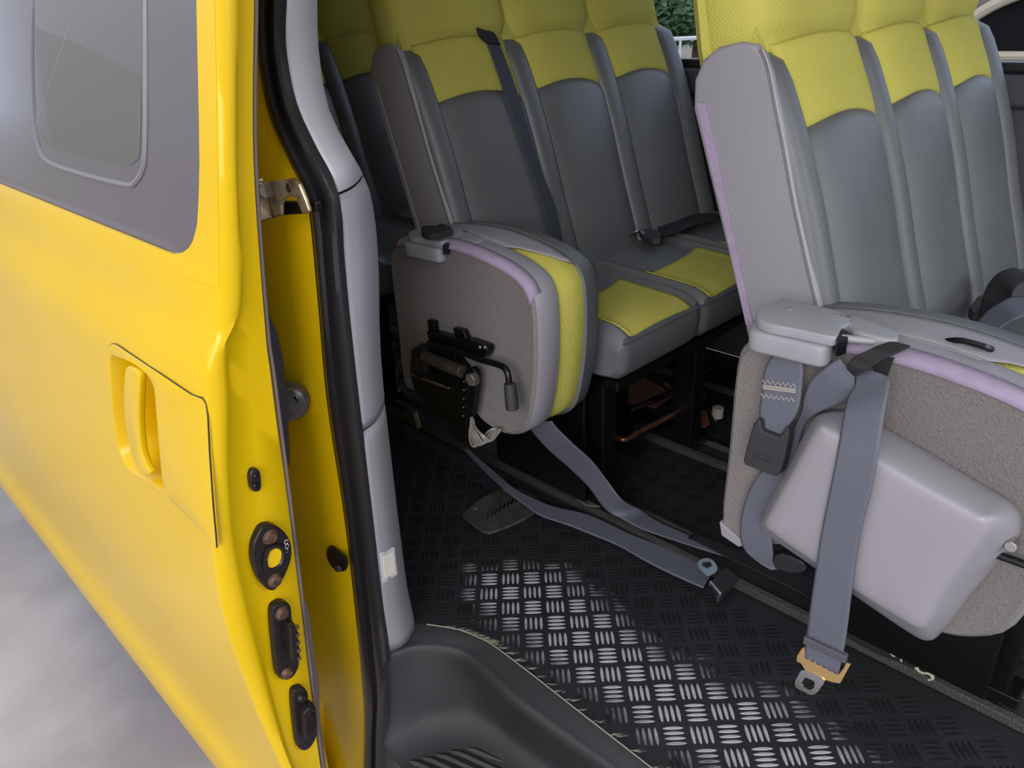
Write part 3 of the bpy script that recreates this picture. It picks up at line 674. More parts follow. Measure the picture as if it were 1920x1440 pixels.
# ------------------------------------------------------------------ folded jump seats
FX = .92
fo = [(.462, .292), (.492, .31), (.492, .44), (.492, .575), (.480, .612), (.452, .634), (.363, .650), (.269, .654), (.183, .645), (.123, .630), (.088, .607), (.075, .560), (.078, .448), (.098, .345), (.130, .306), (.175, .288), (.222, .292), (.252, .312), (.262, .35), (.30, .36), (.36, .33)]
def fold_ring(x, grow=0.0):
    cy, czz = .28, .46; pts = []
    for y, z in catmull([Vector((y, z, 0)) for y, z in fo], 3, True) and [(p.x, p.y) for p in catmull([Vector((y, z, 0)) for y, z in fo], 3, True)]:
        l = math.hypot(y-cy, z-czz); s = (l+grow)/l; pts.append(Vector((x, cy+(y-cy)*s, czz+(z-czz)*s)))
    return pts
def ringc(x, g, clip=9):
    return [Vector((p.x, min(p.y, clip), p.z)) for p in fold_ring(x, g)]
def make_fold():
    t = thing('jump_seat', 'folded seat', 'bus seat', (1.0, .3, .3))
    loft('carpet_backing', [fold_ring(FX, -.012), fold_ring(FX-.002, -.006), fold_ring(FX+.003, 0), fold_ring(FX+.02, .001)], CARPET, t, closed=True, cap=True, label='grey carpeted underside')
    loft('outer_shell', [fold_ring(FX+.004, .0005), fold_ring(FX+.012, .005), fold_ring(FX+.044, .006), fold_ring(FX+.056, .003), fold_ring(FX+.060, -.006)], LEATHER_LIT, t, closed=True, cap=True)
    tube('piping', fold_ring(FX+.057, .003)+[fold_ring(FX+.057, .003)[0]], .0018, LEATHER, t, n=5)
    loft('fabric_band', [fold_ring(FX+.056, -.022), fold_ring(FX+.062, -.004), fold_ring(FX+.095, .004), ringc(FX+.127, .003, .45), ringc(FX+.131, .001, .44)], FABRIC, t, closed=True, cap=True, label='yellow mesh fabric band')
    o = loft('inner_bolster', [ringc(FX+.126, -.002, .436), ringc(FX+.131, .008, .435), ringc(FX+.165, .005, .434), ringc(FX+.182, -.006, .432), ringc(FX+.190, -.024, .43)], LEATHER, t, closed=True, cap=True)
    tube('piping', ringc(FX+.130, .0085, .435), .0016, LEATHER, o, n=5)
    # grey leather covering the top from the rear to where the yellow starts
    n = []
    for j in range(16):
        q = .485-(.485-.17)*j/15; n.append(q)
    ring = fold_ring(FX+.06, .008); top = [p for p in ring if p.z > .60 and p.y > .125]
    top.sort(key=lambda p: p.y)
    def rowtop(x, g, y0):
        r = [p for p in ringc(x, g, .47) if p.z > .56 and p.y > y0]; r.sort(key=lambda p: p.y); return resample_open(r, 26)
    loft('top_leather', [rowtop(FX+.055, .003, .185), rowtop(FX+.07, .006, .165), rowtop(FX+.09, .0075, .135), rowtop(FX+.112, .0075, .10), rowtop(FX+.129, .007, .085)], LEATHER_LIT, t, solid=.0015)
    # lilac tape over the top outer edge
    k = [p for p in fold_ring(FX+.006, .0045) if (p.z > .585) and .06 < p.y < .47]; k.sort(key=lambda p: p.y)
    k2 = [p for p in fold_ring(FX-.0032, -.008) if (p.z > .575) and .06 < p.y < .47]; k2.sort(key=lambda p: p.y)
    n = min(len(k), len(k2)); k = resample_open(k, 24); k2 = resample_open(k2, 24)
    k3 = [a+Vector((.014, 0, 0))+Vector((0, 0, .002)) for a in k]
    loft('edge_tape', [k2, [a.lerp(b_, .5)+Vector((-.0015, 0, .0015)) for a, b_ in zip(k2, k)], k, k3], PURPLE, t, solid=.0015, label='lilac tape over the upper edge')
    return t
def resample_open(poly, n):
    L = [0]
    for a, b in zip(poly, poly[1:]): L.append(L[-1]+(b-a).length)
    out = []; j = 0
    for i in range(n):
        s = L[-1]*i/(n-1)
        while j < len(poly)-2 and L[j+1] < s: j += 1
        out.append(poly[j].lerp(poly[j+1], min(1, (s-L[j])/((L[j+1]-L[j]) or 1e-9))))
    return out
jump = make_fold(); jump['label'] = 'nearest folded jump seat, carpet side partly under a big grey plastic cover'; jump['group'] = 'folded jump seats'
jump2 = copy_tree(jump); jump2.location = jump.location+Vector((0, .81, 0)); jump2['label'] = 'folded jump seat with black lever and yellow fabric edge beside the middle bench'
# plastic mechanism cover of the nearer one
def ring(pts, x): return catmull([P(u, v, 'x', x) for u, v in pts], 4, True)
A = [(1424, 985), (1432, 960), (1478, 870), (1520, 790), (1548, 768), (1600, 770), (1700, 822), (1840, 905), (1905, 945), (1920, 985), (1905, 1020), (1830, 1110), (1770, 1185), (1740, 1204), (1700, 1185), (1600, 1115), (1510, 1052), (1440, 1004)]
Bp = [(1430, 985), (1436, 966), (1484, 880), (1526, 806), (1552, 806), (1600, 832), (1700, 892), (1820, 958), (1850, 972), (1858, 990), (1836, 1028), (1776, 1108), (1742, 1170), (1722, 1184), (1690, 1168), (1600, 1112), (1510, 1050), (1440, 1000)]
rA = ring(A, .918); rB = ring(Bp, .846)
mid = [a.lerp(b, .55)+((a+b)/2-sum(rA, Vector())/len(rA))*.02 for a, b in zip(rA, rB)]
cB = sum(rB, Vector())/len(rB)
mb = [[a+Vector((.012, 0, 0)) for a in rA], rA, mid, [b+Vector((.007, 0, 0)) for b in rB], [b.lerp(cB, .03)+Vector((.002, 0, 0)) for b in rB], [b.lerp(cB, .12)+Vector((-.002, 0, 0)) for b in rB], [b.lerp(cB, .5)+Vector((-.004, 0, 0)) for b in rB], [b.lerp(cB, .98)+Vector((-.004, 0, 0)) for b in rB]]
COVER = mat('pale_grey_cover', (140, 136, 142), .4, bump=.12, bscale=700)
cov = loft('mechanism_cover', mb, COVER, jump, closed=True, cap=True, sub=1, label='large pale grey plastic mechanism cover')
a = P(1901, 1016, 'x', .90); cyl('cover_screw', a, (-.014, 0, 0), .007, CHROME, cov, n=12)
tube('release_rod', [P(1870, 1040, 'x', .90), P(1960, 1072, 'x', .90)], .005, BLACK, jump, n=8)
pslab('corner_trim', [(1348, 978), (1358, 986), (1388, 1012), (1394, 1024), (1384, 1026), (1352, 1004)], 'x', .914, .012, COVER, jump, bevel=.002)
# exposed mechanism of the farther one
mb2 = 'x'
mech = pslab('mechanism_plate', [(798, 622), (812, 624), (850, 634), (880, 638), (912, 650), (914, 660), (908, 671), (890, 668), (850, 656), (806, 646)], 'x', .895, .02, BLACK, jump2, bevel=.003, label='black steel lever mechanism')
pslab('mounting_tab', [(801, 600), (813, 604), (816, 628), (804, 628)], 'x', .905, .012, BLACK, mech, bevel=.001)
pslab('mounting_tab', [(849, 615), (868, 620), (874, 634), (866, 640), (852, 630)], 'x', .903, .012, BLACK, mech, bevel=.001)
for u in (900, 909): cyl('rivet', P(u, 651, 'x', .895), (-.003, 0, 0), .0042, CHROME, mech, n=12)
tube('lever', [P(804, 643, 'x', .886), P(862, 660, 'x', .886), P(900, 674, 'x', .884), P(935, 684, 'x', .882), P(948, 692, 'x', .880), P(953, 705, 'x', .878), P(955, 722, 'x', .877)], .0062, BLACK, mech, n=12, k=4, label='bent black lever')
g0 = P(956, 718, 'x', .877); g1 = P(961, 768, 'x', .874)
tube('lever_grip', [g0, g0.lerp(g1, .02), g0.lerp(g1, .5), g0.lerp(g1, .96), g1], [.009, .0115, .0125, .0125, .010], DARK, mech, n=14)
pslab('hinge_box', [(770, 660), (782, 648), (805, 655), (850, 668), (868, 690), (874, 712), (876, 780), (872, 832), (862, 828), (840, 800), (810, 770), (790, 745), (776, 730), (768, 700)], 'x', .900, .055, BLACK, jump2, bevel=.003, label='black steel hinge bracket')
tube('cross_tube', [P(796, 668, 'x', .884), P(868, 697, 'x', .884)], .0135, mat('oily_tube', (58, 50, 44), .4, var=.4, vscale=30), mech, n=14, bevel=.002)
tube('lower_rod', [P(780, 700, 'x', .886), P(866, 722, 'x', .886)], .004, BLACK, mech, n=8)
pslab('rear_lug', [(770, 655), (782, 648), (796, 656), (798, 700), (786, 712), (772, 700)], 'x', .884, .014, OLDBLACK, mech, bevel=.003)
cyl('pivot', P(786, 672, 'x', .884), (-.006, 0, 0), .007, OLDBLACK, mech, n=12)
for k in range(5): cyl('plate_rivet', P(871-k*.3, 715+k*16, 'x', .884), (-.003, 0, 0), .0022, CHROME, mech, n=8)
pslab('support_arm', catmull([Vector((0, 0, 0))], 1) and [(869, 700), (876, 690), (886, 690), (893, 700), (893, 730), (886, 782), (872, 784), (870, 740)], 'x', .885, .014, BLACK, jump2, bevel=.003)
cyl('hex_bolt', P(892, 708, 'x', .886), (-.016, 0, 0), .014, GREYM, jump2, n=6, label='bright hexagonal bolt')
tube('thin_rod', [P(770, 700, 'x', .895), P(800, 712, 'x', .895), P(842, 728, 'x', .895)], .003, ZINC, jump2, n=6)
tube('slanting_rod', [P(806, 740, 'x', .91), P(835, 775, 'x', .91), P(866, 808, 'x', .91)], .0025, ZINC, jump2, n=6)
pslab('torn_tag', [(775, 775), (780, 770), (788, 800), (782, 806)], 'x', .90, .002, ZINC, jump2, bevel=0)
spr = []
for i in range(9):
    u0 = 884+i*1.5; a = [P(885+random.uniform(-3, 3), 778+i*2, 'x', .90), P(880+i*3, 815+random.uniform(-5, 3), 'x', .89-.001*i), P(890+i*4, 838-i*1.5, 'x', .895), P(915+i*3, 815-i*1.0+random.uniform(-8, 6), 'x', .90), P(936+random.uniform(-6, 4), 802+i, 'x', .915)]
    spr.append(a)
for a in spr: tube('cable_strand', a, .0022, mat('pale_cable', (150, 144, 136), .5, metal=.4), jump2, n=6, k=4)

# ------------------------------------------------------------------ floor rails and under-seat parts
RAIL = mat('black_rail', (42, 42, 42), .5, bump=.6, bscale=260, var=.3, vscale=20, col2=(48, 48, 47))
def rail(x, label, wdt=.085, y0=-.9, y1=3.0):
    o = [(x, y0, .001), (x+.004, y0, .014), (x+.014, y0, .020), (x+.022, y0, .012), (x+wdt-.022, y0, .012), (x+wdt-.014, y0, .024), (x+wdt-.004, y0, .022), (x+wdt, y0, .001)]
    r = slab('seat_rail', o, (0, y1-y0, 0), RAIL, None, bevel=.0015)
    tag(r, label, 'rail', 'seat rails along the floor'); return r
rail(1.13, 'black floor rail nearest the door, under the hanging belt'); rail(1.49, 'second black floor rail, beyond the front bench legs'); rail(1.86, 'farthest black floor rail near the inner wall')
# residue on the rail
vsr = []
res = thing('adhesive_residue', 'pale torn adhesive residue on the black bracket foot by the rail', 'residue', (1.16, .2, .03))
for pl_ in ([(1668, 1222), (1676, 1230), (1688, 1226), (1690, 1240)], [(1694, 1214), (1712, 1222), (1720, 1236), (1722, 1258), (1742, 1264), (1748, 1272)], [(1715, 1252), (1730, 1262), (1745, 1262), (1750, 1272), (1740, 1275)], [(1785, 1190), (1792, 1200), (1786, 1212), (1794, 1222)]):
    pp = [P(u, v, 'x', 1.128) for u, v in pl_]
    tube('strand', pp, .0018, mat('pale_adhesive', (178, 172, 150), .8), res, n=5, k=3)
fb = thing('seat_bracket', 'black steel bracket standing on the floor rail behind the plastic cover', 'bracket', (1.13, .28, 0))
pslab('upright_plate', [(1585, 1090), (1750, 1130), (1752, 1270), (1640, 1225), (1585, 1195)], 'x', 1.132, .006, mat('satin_black_plate', (42, 41, 38), .3, bump=.1), fb, bevel=.001)
box('base', (1.14, .19, .02), (1.20, .32, .05), BLACK, fb)
# brown panels and adjuster bar below the middle bench
ad = thing('seat_adjuster', 'bare worn metal adjuster bar under the middle bench', 'seat adjuster', (1.4, 1.0, .1))
tube('adjuster_bar', [P(1250, 700, 'z', .14), P(1245, 715, 'z', .13)][:0]+[P(1290, 715, 'z', .11), P(1318, 733, 'z', .10), P(1312, 748, 'z', .10), P(1260, 778, 'z', .10), P(1200, 808, 'z', .10), P(1182, 820, 'z', .10), P(1165, 824, 'z', .10), P(1145, 812, 'z', .10)], .0075, COPPER, ad, n=10, k=5)
box('slider', (1.36, .98, .03), (1.40, 1.30, .12), BLACK, ad)
tube('linkage', [P(1180, 770, 'z', .12), P(1260, 735, 'z', .13), P(1330, 690, 'z', .16)], .008, BLACK, ad, n=8)
tube('return_spring', [P(1245+i*.9, 716+(i % 2)*5+i*.7, 'z', .13) for i in range(24)], .0025, ZINC, ad, n=5)
br_ = tag(pslab('rust_plate', [(1274, 788), (1292, 762), (1325, 770), (1330, 792), (1322, 798)], 'z', .012, -.008, mat('rust_primer', (160, 92, 66), .8, var=.3, vscale=30), None, bevel=.001), 'rust red plate on the floor under the middle bench', 'plate')
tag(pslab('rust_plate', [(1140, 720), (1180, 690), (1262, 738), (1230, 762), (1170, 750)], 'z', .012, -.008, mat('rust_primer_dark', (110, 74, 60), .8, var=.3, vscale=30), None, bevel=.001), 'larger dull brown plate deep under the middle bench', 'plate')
an = thing('rail_bolt', 'pale capped bolt and pin on the rail by the rust red plate', 'bolt', P(1345, 775, 'z', .03))
cyl('cap', P(1345, 782, 'z', .02), (0, 0, .03), .016, mat('pale_cap', (150, 148, 140), .5), an, n=14)
tube('pin', [P(1328, 765, 'z', .03), P(1342, 792, 'z', .02)], .004, CHROME, an, n=8)
an = thing('rail_bolt', 'shiny capped bolt with a pin on the near rail, beside the grey belt', 'bolt', P(1100, 920, 'z', .03))
cyl('cap', P(1105, 928, 'z', .02), (0, 0, .03), .013, mat('pale_cap2', (160, 156, 148), .4), an, n=14)
tube('pin', [P(1083, 905, 'z', .05), P(1092, 925, 'z', .04), P(1101, 948, 'z', .025)], .0045, CHROME, an, n=8)
pslab('dirty_bracket', [(1060, 915), (1082, 905), (1120, 940), (1128, 952), (1100, 950), (1072, 930)], 'z', .026, .004, mat('dusty_metal', (96, 88, 74), .7, var=.4, vscale=60), an, bevel=.001)
tube('tie_rod', [P(1043, 920, 'x', 1.15), P(1042, 868, 'x', 1.15), P(1040, 862, 'x', 1.15), P(1045, 860, 'x', 1.15)], .002, BLACK, an, n=6)
tag(box('cross_member', (1.145, .985, .03), (1.19, 1.13, .13), BLACK), 'black steel cross member beside the near rail under the folded seat', 'frame')
# foot plate with slots
fp = thing('floor_vent', 'dusty slotted metal plate lying on the mat', 'floor vent', P(940, 955, 'z', 0))
pslab('plate', [(868, 962), (872, 972), (906, 996), (930, 995), (985, 972), (1012, 950), (1014, 938), (990, 920), (962, 912), (935, 916), (900, 935)], 'z', .008, -.007, mat('dusty_plate', (96, 92, 88), .5, metal=.5, var=.4, vscale=40), fp, bevel=.003, smooth_outline=2)
for k in range(9):
    u = 914+k*7.6; v = 968-k*4.6
    pslab('slot', [(u-2, v+4), (u+1, v-5), (u+4, v-6), (u+1, v+5)], 'z', .0092, -.002, BLACK, fp, bevel=0)
for u, v in ((891, 954), (948, 919)): cyl('screw', P(u, v, 'z', .008), (0, 0, .003), .006, ZINC, fp, n=12)

# ------------------------------------------------------------------ belts
# buckle hanging on a short sewn strap
b1 = thing('seat_belt_buckle', 'dark belt buckle on a short sewn grey strap at the near hinge cover', 'seat belt buckle', P(1455, 760, 'x', .90))
pbelt('strap', [(1462, 655, 1486, 650, 'x', .902), (1446, 672, 1500, 668, 'x', .897), (1432, 700, 1506, 690, 'x', .894), (1428, 740, 1503, 735, 'x', .892), (1424, 770, 1496, 770, 'x', .890), (1425, 790, 1480, 797, 'x', .888), (1425, 806, 1464, 816, 'x', .887)], WEB, b1)
o = pslab('buckle', [(1412, 795), (1418, 787), (1425, 790), (1428, 808), (1458, 820), (1466, 812), (1474, 800), (1479, 806), (1478, 822), (1470, 862), (1462, 890), (1452, 894), (1396, 872), (1393, 864), (1402, 828)], 'x', .876, .018, DARK, b1, bevel=.003, label='dark grey buckle body')
zz = []
for k in range(14): zz.append(P(1430+k*4.8, 712+(k % 2)*7+k*.6, 'x', .8895))
tube('zigzag_stitch', zz, .0006, THREAD, b1, n=4); zz = [p+Vector((0, 0, -.021)) for p in zz]; tube('zigzag_stitch', zz, .0006, THREAD, b1, n=4)
for k in range(3): tube('straight_stitch', [P(1430, 722+k*3, 'x', .8895), P(1492, 730+k*3, 'x', .8895)], .0007, THREAD, b1, n=4)
for k in range(2): tube('buckle_line', [P(1412, 848+k*8, 'x', .8755), P(1450, 861+k*8, 'x', .8755)], .0006, DARK, o, n=4)
a = P(1457, 645, 'x', .905); tube('anchor_ring', [a+Vector((-.004, math.cos(t)*.008, math.sin(t)*.009)) for t in [k*2*math.pi/12 for k in range(13)]], .0035, CHROME, b1, n=8)
# hanging belt with tongue
b2 = thing('seat_belt', 'wide grey belt hanging over the plastic cover, metal tongue at its lower end', 'seat belt', P(1600, 900, 'x', .84))
pbelt('webbing', [(1606, 706, 1628, 693, 'x', .895, .893), (1603, 725, 1664, 706, 'x', .885), (1590, 745, 1668, 722, 'x', .875), (1582, 780, 1660, 765, 'x', .856), (1570, 850, 1648, 845, 'x', .838), (1556, 920, 1634, 920, 'x', .834), (1540, 1000, 1614, 1000, 'x', .834), (1528, 1080, 1600, 1090, 'x', .834), (1518, 1150, 1590, 1170, 'x', .836), (1512, 1200, 1582, 1222, 'x', .838), (1508, 1232, 1572, 1265, 'x', .838)], WEB, b2)
pslab('slide_bar', [(1506, 1194), (1586, 1232), (1584, 1246), (1504, 1207)], 'x', .830, .010, mat('slide_bar_dark', (76, 76, 84), .4), b2, bevel=.002)
tn = pslab('tongue', [(1503, 1216), (1508, 1214), (1510, 1230), (1572, 1262), (1583, 1250), (1592, 1244), (1594, 1248), (1574, 1282), (1560, 1280), (1550, 1274), (1543, 1280), (1536, 1292), (1510, 1282), (1494, 1245), (1496, 1236)][:3]+[(1572, 1265), (1582, 1252), (1586, 1243), (1594, 1247), (1575, 1282), (1562, 1280), (1546, 1275), (1508, 1255), (1502, 1245), (1493, 1240), (1494, 1230)], 'x', .837, .004, GOLD, b2, bevel=.0008, label='yellow zinc crossbar')
tip = [P(u, v, 'x', .8355) for u, v in [(1507, 1256), (1545, 1274), (1541, 1286), (1530, 1300), (1518, 1303), (1505, 1296), (1493, 1290), (1490, 1280), (1496, 1268)]]
hole = [P(u, v, 'x', .8355) for u, v in [(1510, 1270), (1528, 1278), (1526, 1290), (1518, 1294), (1503, 1286), (1504, 1278)]]
tp = catmull(tip, 3, True); ct = sum(hole, Vector())/len(hole); po = polar(tp, ct, 40); ho = polar(hole, ct, 40)
TH = Vector((.003, 0, 0))
loft('tongue_tip', [po, ho, [p+TH for p in ho], [p+TH for p in po], po], CHROME, tn, closed=True, smooth=False, label='bright steel tongue tip with a square hole')
# black retaining loop and black patch
b3 = thing('belt_loop', 'black elastic loop holding the hanging belt at the top edge', 'belt loop', P(1640, 670, 'x', .9))
pbelt('loop_band', [(1672, 641, 1706, 650, 'z', .667), (1640, 652, 1680, 662, 'z', .668), (1610, 665, 1650, 678, 'x', .890), (1592, 680, 1625, 692, 'x', .880), (1589, 690, 1600, 702, 'x', .884)], BWEB, b3, rib=False, thick=.003)
pslab('loop_tail', [(1628, 672), (1675, 672), (1662, 706), (1640, 700)], 'x', .904, .004, BWEB, b3, bevel=0)
# twisting length from the loop down behind the cover
b4 = thing('seat_belt', 'grey belt looping from the black loop down behind the plastic cover', 'seat belt', P(1450, 900, 'x', .9))
pbelt('webbing', [(1575, 672, 1602, 706, 'x', .897), (1545, 690, 1600, 738, 'x', .895), (1520, 715, 1572, 758, 'x', .897), (1508, 745, 1538, 772, 'x', .900), (1503, 775, 1512, 790, 'x', .903), (1478, 822, 1500, 822, 'x', .905), (1460, 850, 1492, 860, 'x', .905), (1425, 888, 1478, 890, 'x', .902), (1405, 920, 1462, 935, 'x', .902), (1392, 960, 1446, 975, 'x', .902), (1388, 1000, 1448, 1015, 'x', .902), (1396, 1030, 1450, 1040, 'x', .904), (1420, 1052, 1452, 1060, 'x', .908), (1446, 1068, 1470, 1066, 'x', .915)], WEB, b4)
pslab('end_sleeve', [(1447, 1045), (1462, 1038), (1500, 1052), (1512, 1066), (1500, 1078), (1460, 1072), (1449, 1060)], 'x', .90, .02, mat('glossy_black', (22, 24, 28), .25), b4, bevel=.004, smooth_outline=2)
# two belts trailing over the floor
b5 = thing('seat_belt', 'grey belt running from under the folded seat down along the near rail', 'seat belt', P(1100, 880, 'x', 1.1))
pbelt('webbing', [(985, 790, 1035, 790, 'x', .985), (1000, 812, 1048, 806, 'x', 1.0), (1030, 845, 1078, 835, 'x', 1.03), (1070, 880, 1112, 866, 'x', 1.07), (1105, 915, 1138, 900, 'x', 1.10), (1135, 955, 1168, 938, 'x', 1.12), (1170, 975, 1200, 955, 'z', .035), (1205, 993, 1235, 978, 'z', .030), (1260, 1012, 1290, 1003, 'z', .028), (1330, 1035, 1350, 1028, 'z', .026), (1420, 1062, 1432, 1050, 'z', .026), (1480, 1085, 1492, 1072, 'z', .026)], WEB, b5)
b6 = thing('seat_belt', 'ribbed grey belt lying across the tread mat, ending in the square black buckle', 'seat belt', P(1200, 1020, 'z', .01))
pbelt('webbing', [(868, 842, 874, 838, 'z', .05), (905, 880, 915, 874, 'z', .035), (950, 922, 962, 914, 'z', .03), (985, 948, 1000, 934, 'z', .022), (1015, 968, 1040, 950, 'z', .020), (1065, 985, 1095, 962, 'z', .017), (1110, 1003, 1135, 978, 'z', .015), (1160, 1024, 1180, 1000, 'z', .013), (1215, 1055, 1238, 1022, 'z', .012), (1270, 1082, 1290, 1046, 'z', .012), (1318, 1103, 1340, 1068, 'z', .014)], WEB, b6)
bk = pslab('buckle', [(1332, 1092), (1350, 1072), (1362, 1062), (1384, 1078), (1370, 1094), (1352, 1116), (1345, 1117)], 'z', .032, -.018, DARK, b6, bevel=.002, label='square black buckle body')
pslab('buckle_edge', [(1329, 1090), (1333, 1088), (1354, 1112), (1350, 1117)], 'z', .032, -.016, CHROME, bk, bevel=.001, label='bright steel edge plate')
STEEL2 = mat('bluish_steel', (168, 184, 188), .3, metal=.7)
ot = [P(u, v, 'z', .036) for u, v in [(1329, 1078), (1345, 1068), (1340, 1054), (1330, 1047), (1318, 1047), (1310, 1052), (1308, 1060), (1316, 1070)]]
ho_ = [P(u, v, 'z', .036) for u, v in [(1325, 1066), (1336, 1061), (1331, 1051), (1318, 1052), (1316, 1060)]]
ct = sum(ho_, Vector())/5; po = polar(catmull(ot, 3, True), ct, 36, (0, 1)); ho2 = polar(ho_, ct, 36, (0, 1)); TH = Vector((0, 0, -.003))
loft('tongue', [po, ho2, [p+TH for p in ho2], [p+TH for p in po], po], STEEL2, b6, closed=True, smooth=False, label='bluish steel tongue with a square hole')
# black straps and covers lying along the rail
tag(pbelt('rail_strap', [(1290, 1008, 1300, 1000, 'z', .03), (1365, 1046, 1385, 1030, 'z', .03), (1440, 1082, 1460, 1058, 'z', .032), (1500, 1112, 1520, 1086, 'z', .03), (1560, 1150, 1572, 1130, 'z', .026)], BWEB, None, rib=False, thick=.002), 'black flat strap lying along the near rail', 'strap')
# belt across the middle bench
b7 = thing('seat_belt', 'thin dark belt running down between the first two backrests of the middle bench', 'seat belt', (1.42, 1.34, .7))
sy = lambda z: yfs(z)+.81-.022
def bench_pt(u, v, off):
    z = .7
    for _ in range(20): z = P(u, v, 'y', sy(z)+off).z*.5+z*.5
    return P(u, v, 'y', sy(z)+off)
def bench_belt(name, st, m, par, off=-.002, **kw): return belt(name, [(bench_pt(a, b_, off), bench_pt(c_, d, off)) for a, b_, c_, d in st], m, par, **kw)
bench_belt('webbing', [(903, 62, 928, 66), (915, 88, 940, 92), (930, 130, 955, 130), (948, 185, 974, 185), (968, 240, 990, 240), (985, 290, 1003, 288), (1003, 340, 1022, 338), (1018, 390, 1040, 386), (1030, 430, 1050, 428), (1040, 474, 1058, 470)], mat('dark_webbing', (58, 60, 72), .5, bump=.4, bscale=900), b7)
bench_belt('belt_guide', [(894, 52, 905, 56), (898, 66, 925, 62), (912, 80, 938, 84)], BWEB, b7, off=-.006, rib=False, thick=.004)
# buckle and strap on the middle bench cushion
b8 = thing('seat_belt_buckle', 'small dark buckle with a black strap lying in the crease of the middle bench', 'seat belt buckle', P(1220, 436, 'z', .5))
pslab('buckle', [(1198, 432), (1216, 428), (1240, 436), (1238, 448), (1224, 448), (1206, 442)], 'z', .512, -.014, DARK, b8, bevel=.002)
tube('buckle_stalk', [P(1176, 444, 'z', .505), P(1192, 436, 'z', .512), P(1202, 432, 'z', .512), P(1206, 437, 'z', .512)], .004, CHROME, b8, n=8, k=4)
pbelt('strap', [(1238, 444, 1232, 424, 'z', .502), (1275, 434, 1270, 412, 'z', .505), (1310, 420, 1300, 402, 'z', .506), (1352, 412, 1346, 400, 'z', .506)], BWEB, b8, rib=False)
# crumpled belt pile on the near bench
b9 = thing('seat_belt', 'crumpled black and grey belt heaped on the near bench seat at the right edge', 'seat belt', P(1870, 600, 'z', .5))
pbelt('webbing', [(1818, 640, 1830, 660, 'z', .52), (1835, 590, 1862, 612, 'z', .535), (1842, 560, 1882, 580, 'z', .555), (1852, 535, 1895, 560, 'z', .57), (1870, 514, 1900, 545, 'z', .585), (1890, 505, 1915, 530, 'z', .59), (1906, 504, 1940, 530, 'z', .585), (1930, 520, 1960, 560, 'z', .56)], BWEB, b9, rib=False)
pbelt('webbing', [(1822, 618, 1840, 645, 'z', .54), (1850, 585, 1880, 612, 'z', .56), (1880, 565, 1910, 596, 'z', .575), (1905, 555, 1935, 590, 'z', .57), (1935, 560, 1960, 600, 'z', .55)], WEB, b9, rib=False)
pbelt('webbing', [(1850, 628, 1845, 650, 'z', .515), (1890, 625, 1880, 655, 'z', .52), (1920, 640, 1910, 668, 'z', .51), (1960, 660, 1950, 690, 'z', .505)], BWEB, b9, rib=False)
pslab('buckle', [(1818, 575), (1832, 556), (1850, 552), (1860, 565), (1846, 580), (1826, 588)], 'z', .53, -.02, DARK, b9, bevel=.003)
tube('buckle_edge', [P(1838, 558, 'z', .533), P(1850, 552, 'z', .533), P(1860, 560, 'z', .533)], .004, CHROME, b9, n=8)
tag(tube('black_trim_ring', [P(1770, 640, 'z', .656), P(1800, 638, 'z', .664), P(1840, 648, 'z', .664), P(1860, 655, 'z', .658)], .004, BLACK, None, n=6, k=4), 'short black cord arching over the near folded seat edge', 'cord')
# black fixings on the middle hinge cover
tag(slab('hinge_hook', catmull([P(u, v, 'z', .668) for u, v in [(790, 440), (796, 434), (818, 434), (826, 430), (838, 432), (850, 440), (838, 444), (815, 450), (796, 448)]], 3, True), (0, 0, .012), BWEB, None, bevel=.002), 'small black fixing on the middle bench hinge cover', 'fixing')

# ------------------------------------------------------------------ outside, seen through the far windows
LEAF = mat('leaf_green', (112, 148, 108), .8, var=.45, vscale=3)
def shrub(x, y, z, r, lab):
    vs = []; fs = []; rnd = random.Random(int(x*100+y*7))
    for i in range(2600):
        d = Vector((rnd.gauss(0, 1), rnd.gauss(0, 1), rnd.gauss(0, 1))).normalized()*(r*rnd.random()**.35)
        p = Vector((x, y, z))+Vector((d.x, d.y, d.z*1.1)); s = rnd.uniform(.05, .11)
        a = Vector((rnd.uniform(-1, 1), rnd.uniform(-1, 1), rnd.uniform(-1, 1))).normalized(); b = a.orthogonal().normalized()
        n0 = len(vs); vs += [p-a*s, p+b*s*.5, p+a*s, p-b*s*.5]; fs.append((n0, n0+1, n0+2, n0+3))
    t = thing('tree', lab, 'tree', (x, y, -.62), 'trees beyond the far windows')
    mesh('foliage', vs, fs, LEAF, t, smooth=False)
    tube('trunk', [(x, y, -.62), (x+.05, y, z)], [.12, .06], mat('bark', (84, 70, 58), .9), t, n=8)
def beyond(u, v, dist):
    d = (RX*(u-960)+RD*(v-720)+RF*FPX).normalized(); return EYE+d*dist
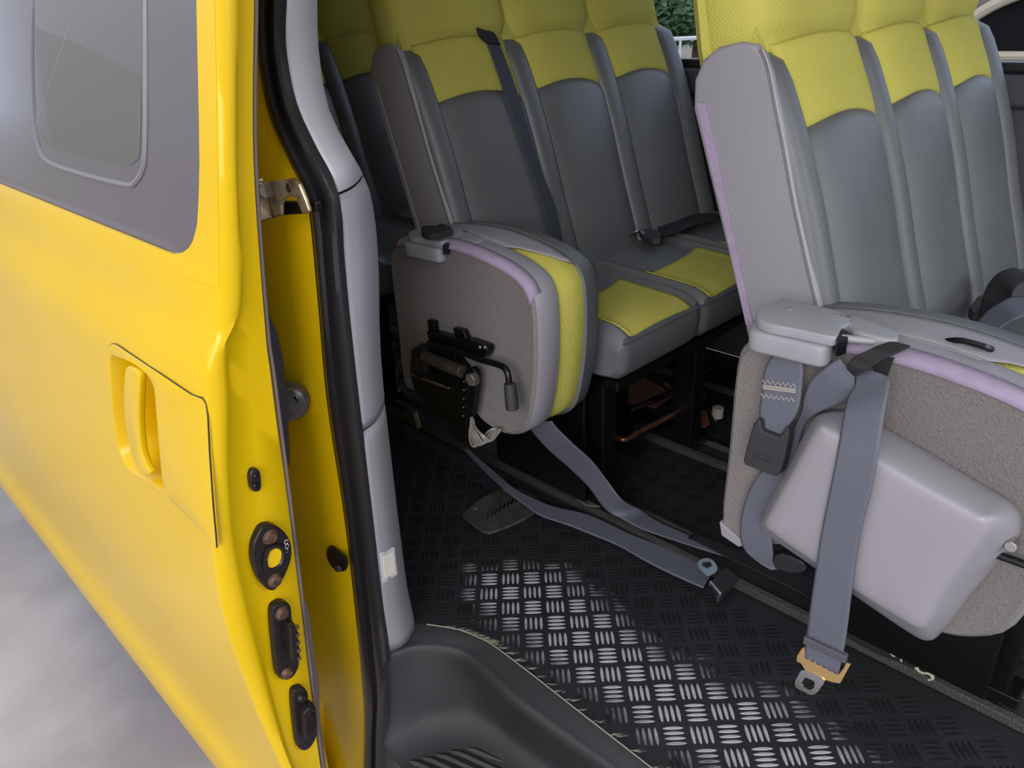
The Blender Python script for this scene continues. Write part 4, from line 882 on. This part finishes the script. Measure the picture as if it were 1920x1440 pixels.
for k, (u, v, dd, r) in enumerate(((1212, 10, 12.5, .62), (1262, 20, 15.5, .75), (1310, 10, 19, .95))):
    p = beyond(u, v, dd); shrub(p.x, p.y, p.z+.2, r, ('leftmost green tree seen through the far window', 'middle green tree in the far window gap', 'green tree beside the near bench headrest, in the far window')[k])
p = beyond(1275, 92, 9.0)
fn = thing('railing', 'white metal railing outside the far window', 'railing', (p.x, p.y, -.62))
dirr = Vector((.70, -.71, 0)).normalized(); WH = mat('white_paint', (226, 230, 235), .5)
for zz_ in (p.z+.10, p.z-.12): tube('rail', [p+dirr*-1.2+Vector((0, 0, zz_-p.z)), p+dirr*1.2+Vector((0, 0, zz_-p.z))], .02, WH, fn, n=6)
for k in range(-4, 5): tube('post', [Vector((p.x, p.y, -.62))+dirr*k*.28, Vector((p.x, p.y, p.z+.1))+dirr*k*.28], .014, WH, fn, n=6)
# parked car: dark side window with a pale frame
q = {}
cx_ = 5.2
car = thing('parked_car', 'grey parked car with dark windows framed in beige, seen through the far window at right', 'car', (cx_, 1.5, -.62))
CARG = mat('grey_car_paint', (120, 124, 132), .35, coat=.5)
pslab('body_side', [(1800, 118), (1880, 118), (2100, 130), (2100, 420), (1700, 420), (1720, 140)], 'x', cx_, 1.6, CARG, car, bevel=.02)
pslab('side_window', [(1806, 60), (1830, 34), (1870, 12), (1920, -8), (2000, -20), (2000, 112), (1800, 108)], 'x', cx_+.03, 1.5, mat('dark_car_glass', (34, 33, 35), .08), car, bevel=.01)
tube('window_frame', [P(u, v, 'x', cx_) for u, v in ((1806, 52), (1826, 32), (1866, 8), (1920, -14), (1990, -30))], .03, mat('beige_trim', (206, 190, 168), .5), car, n=8, k=4)
tube('window_sill', [P(1860, 105, 'x', cx_), P(2000, 106, 'x', cx_)], .025, MATS['beige_trim'], car, n=8)
tube('door_gap', [P(1889, 138, 'x', cx_-.002), P(1925, 108, 'x', cx_-.002)], .006, BLACK, car, n=5)
pslab('roof', [(1800, 40), (1830, 20), (1870, 0), (1920, -22), (2000, -40), (2000, -60), (1850, -60), (1790, 20)], 'x', cx_+.02, 1.4, CARG, car, bevel=.02)
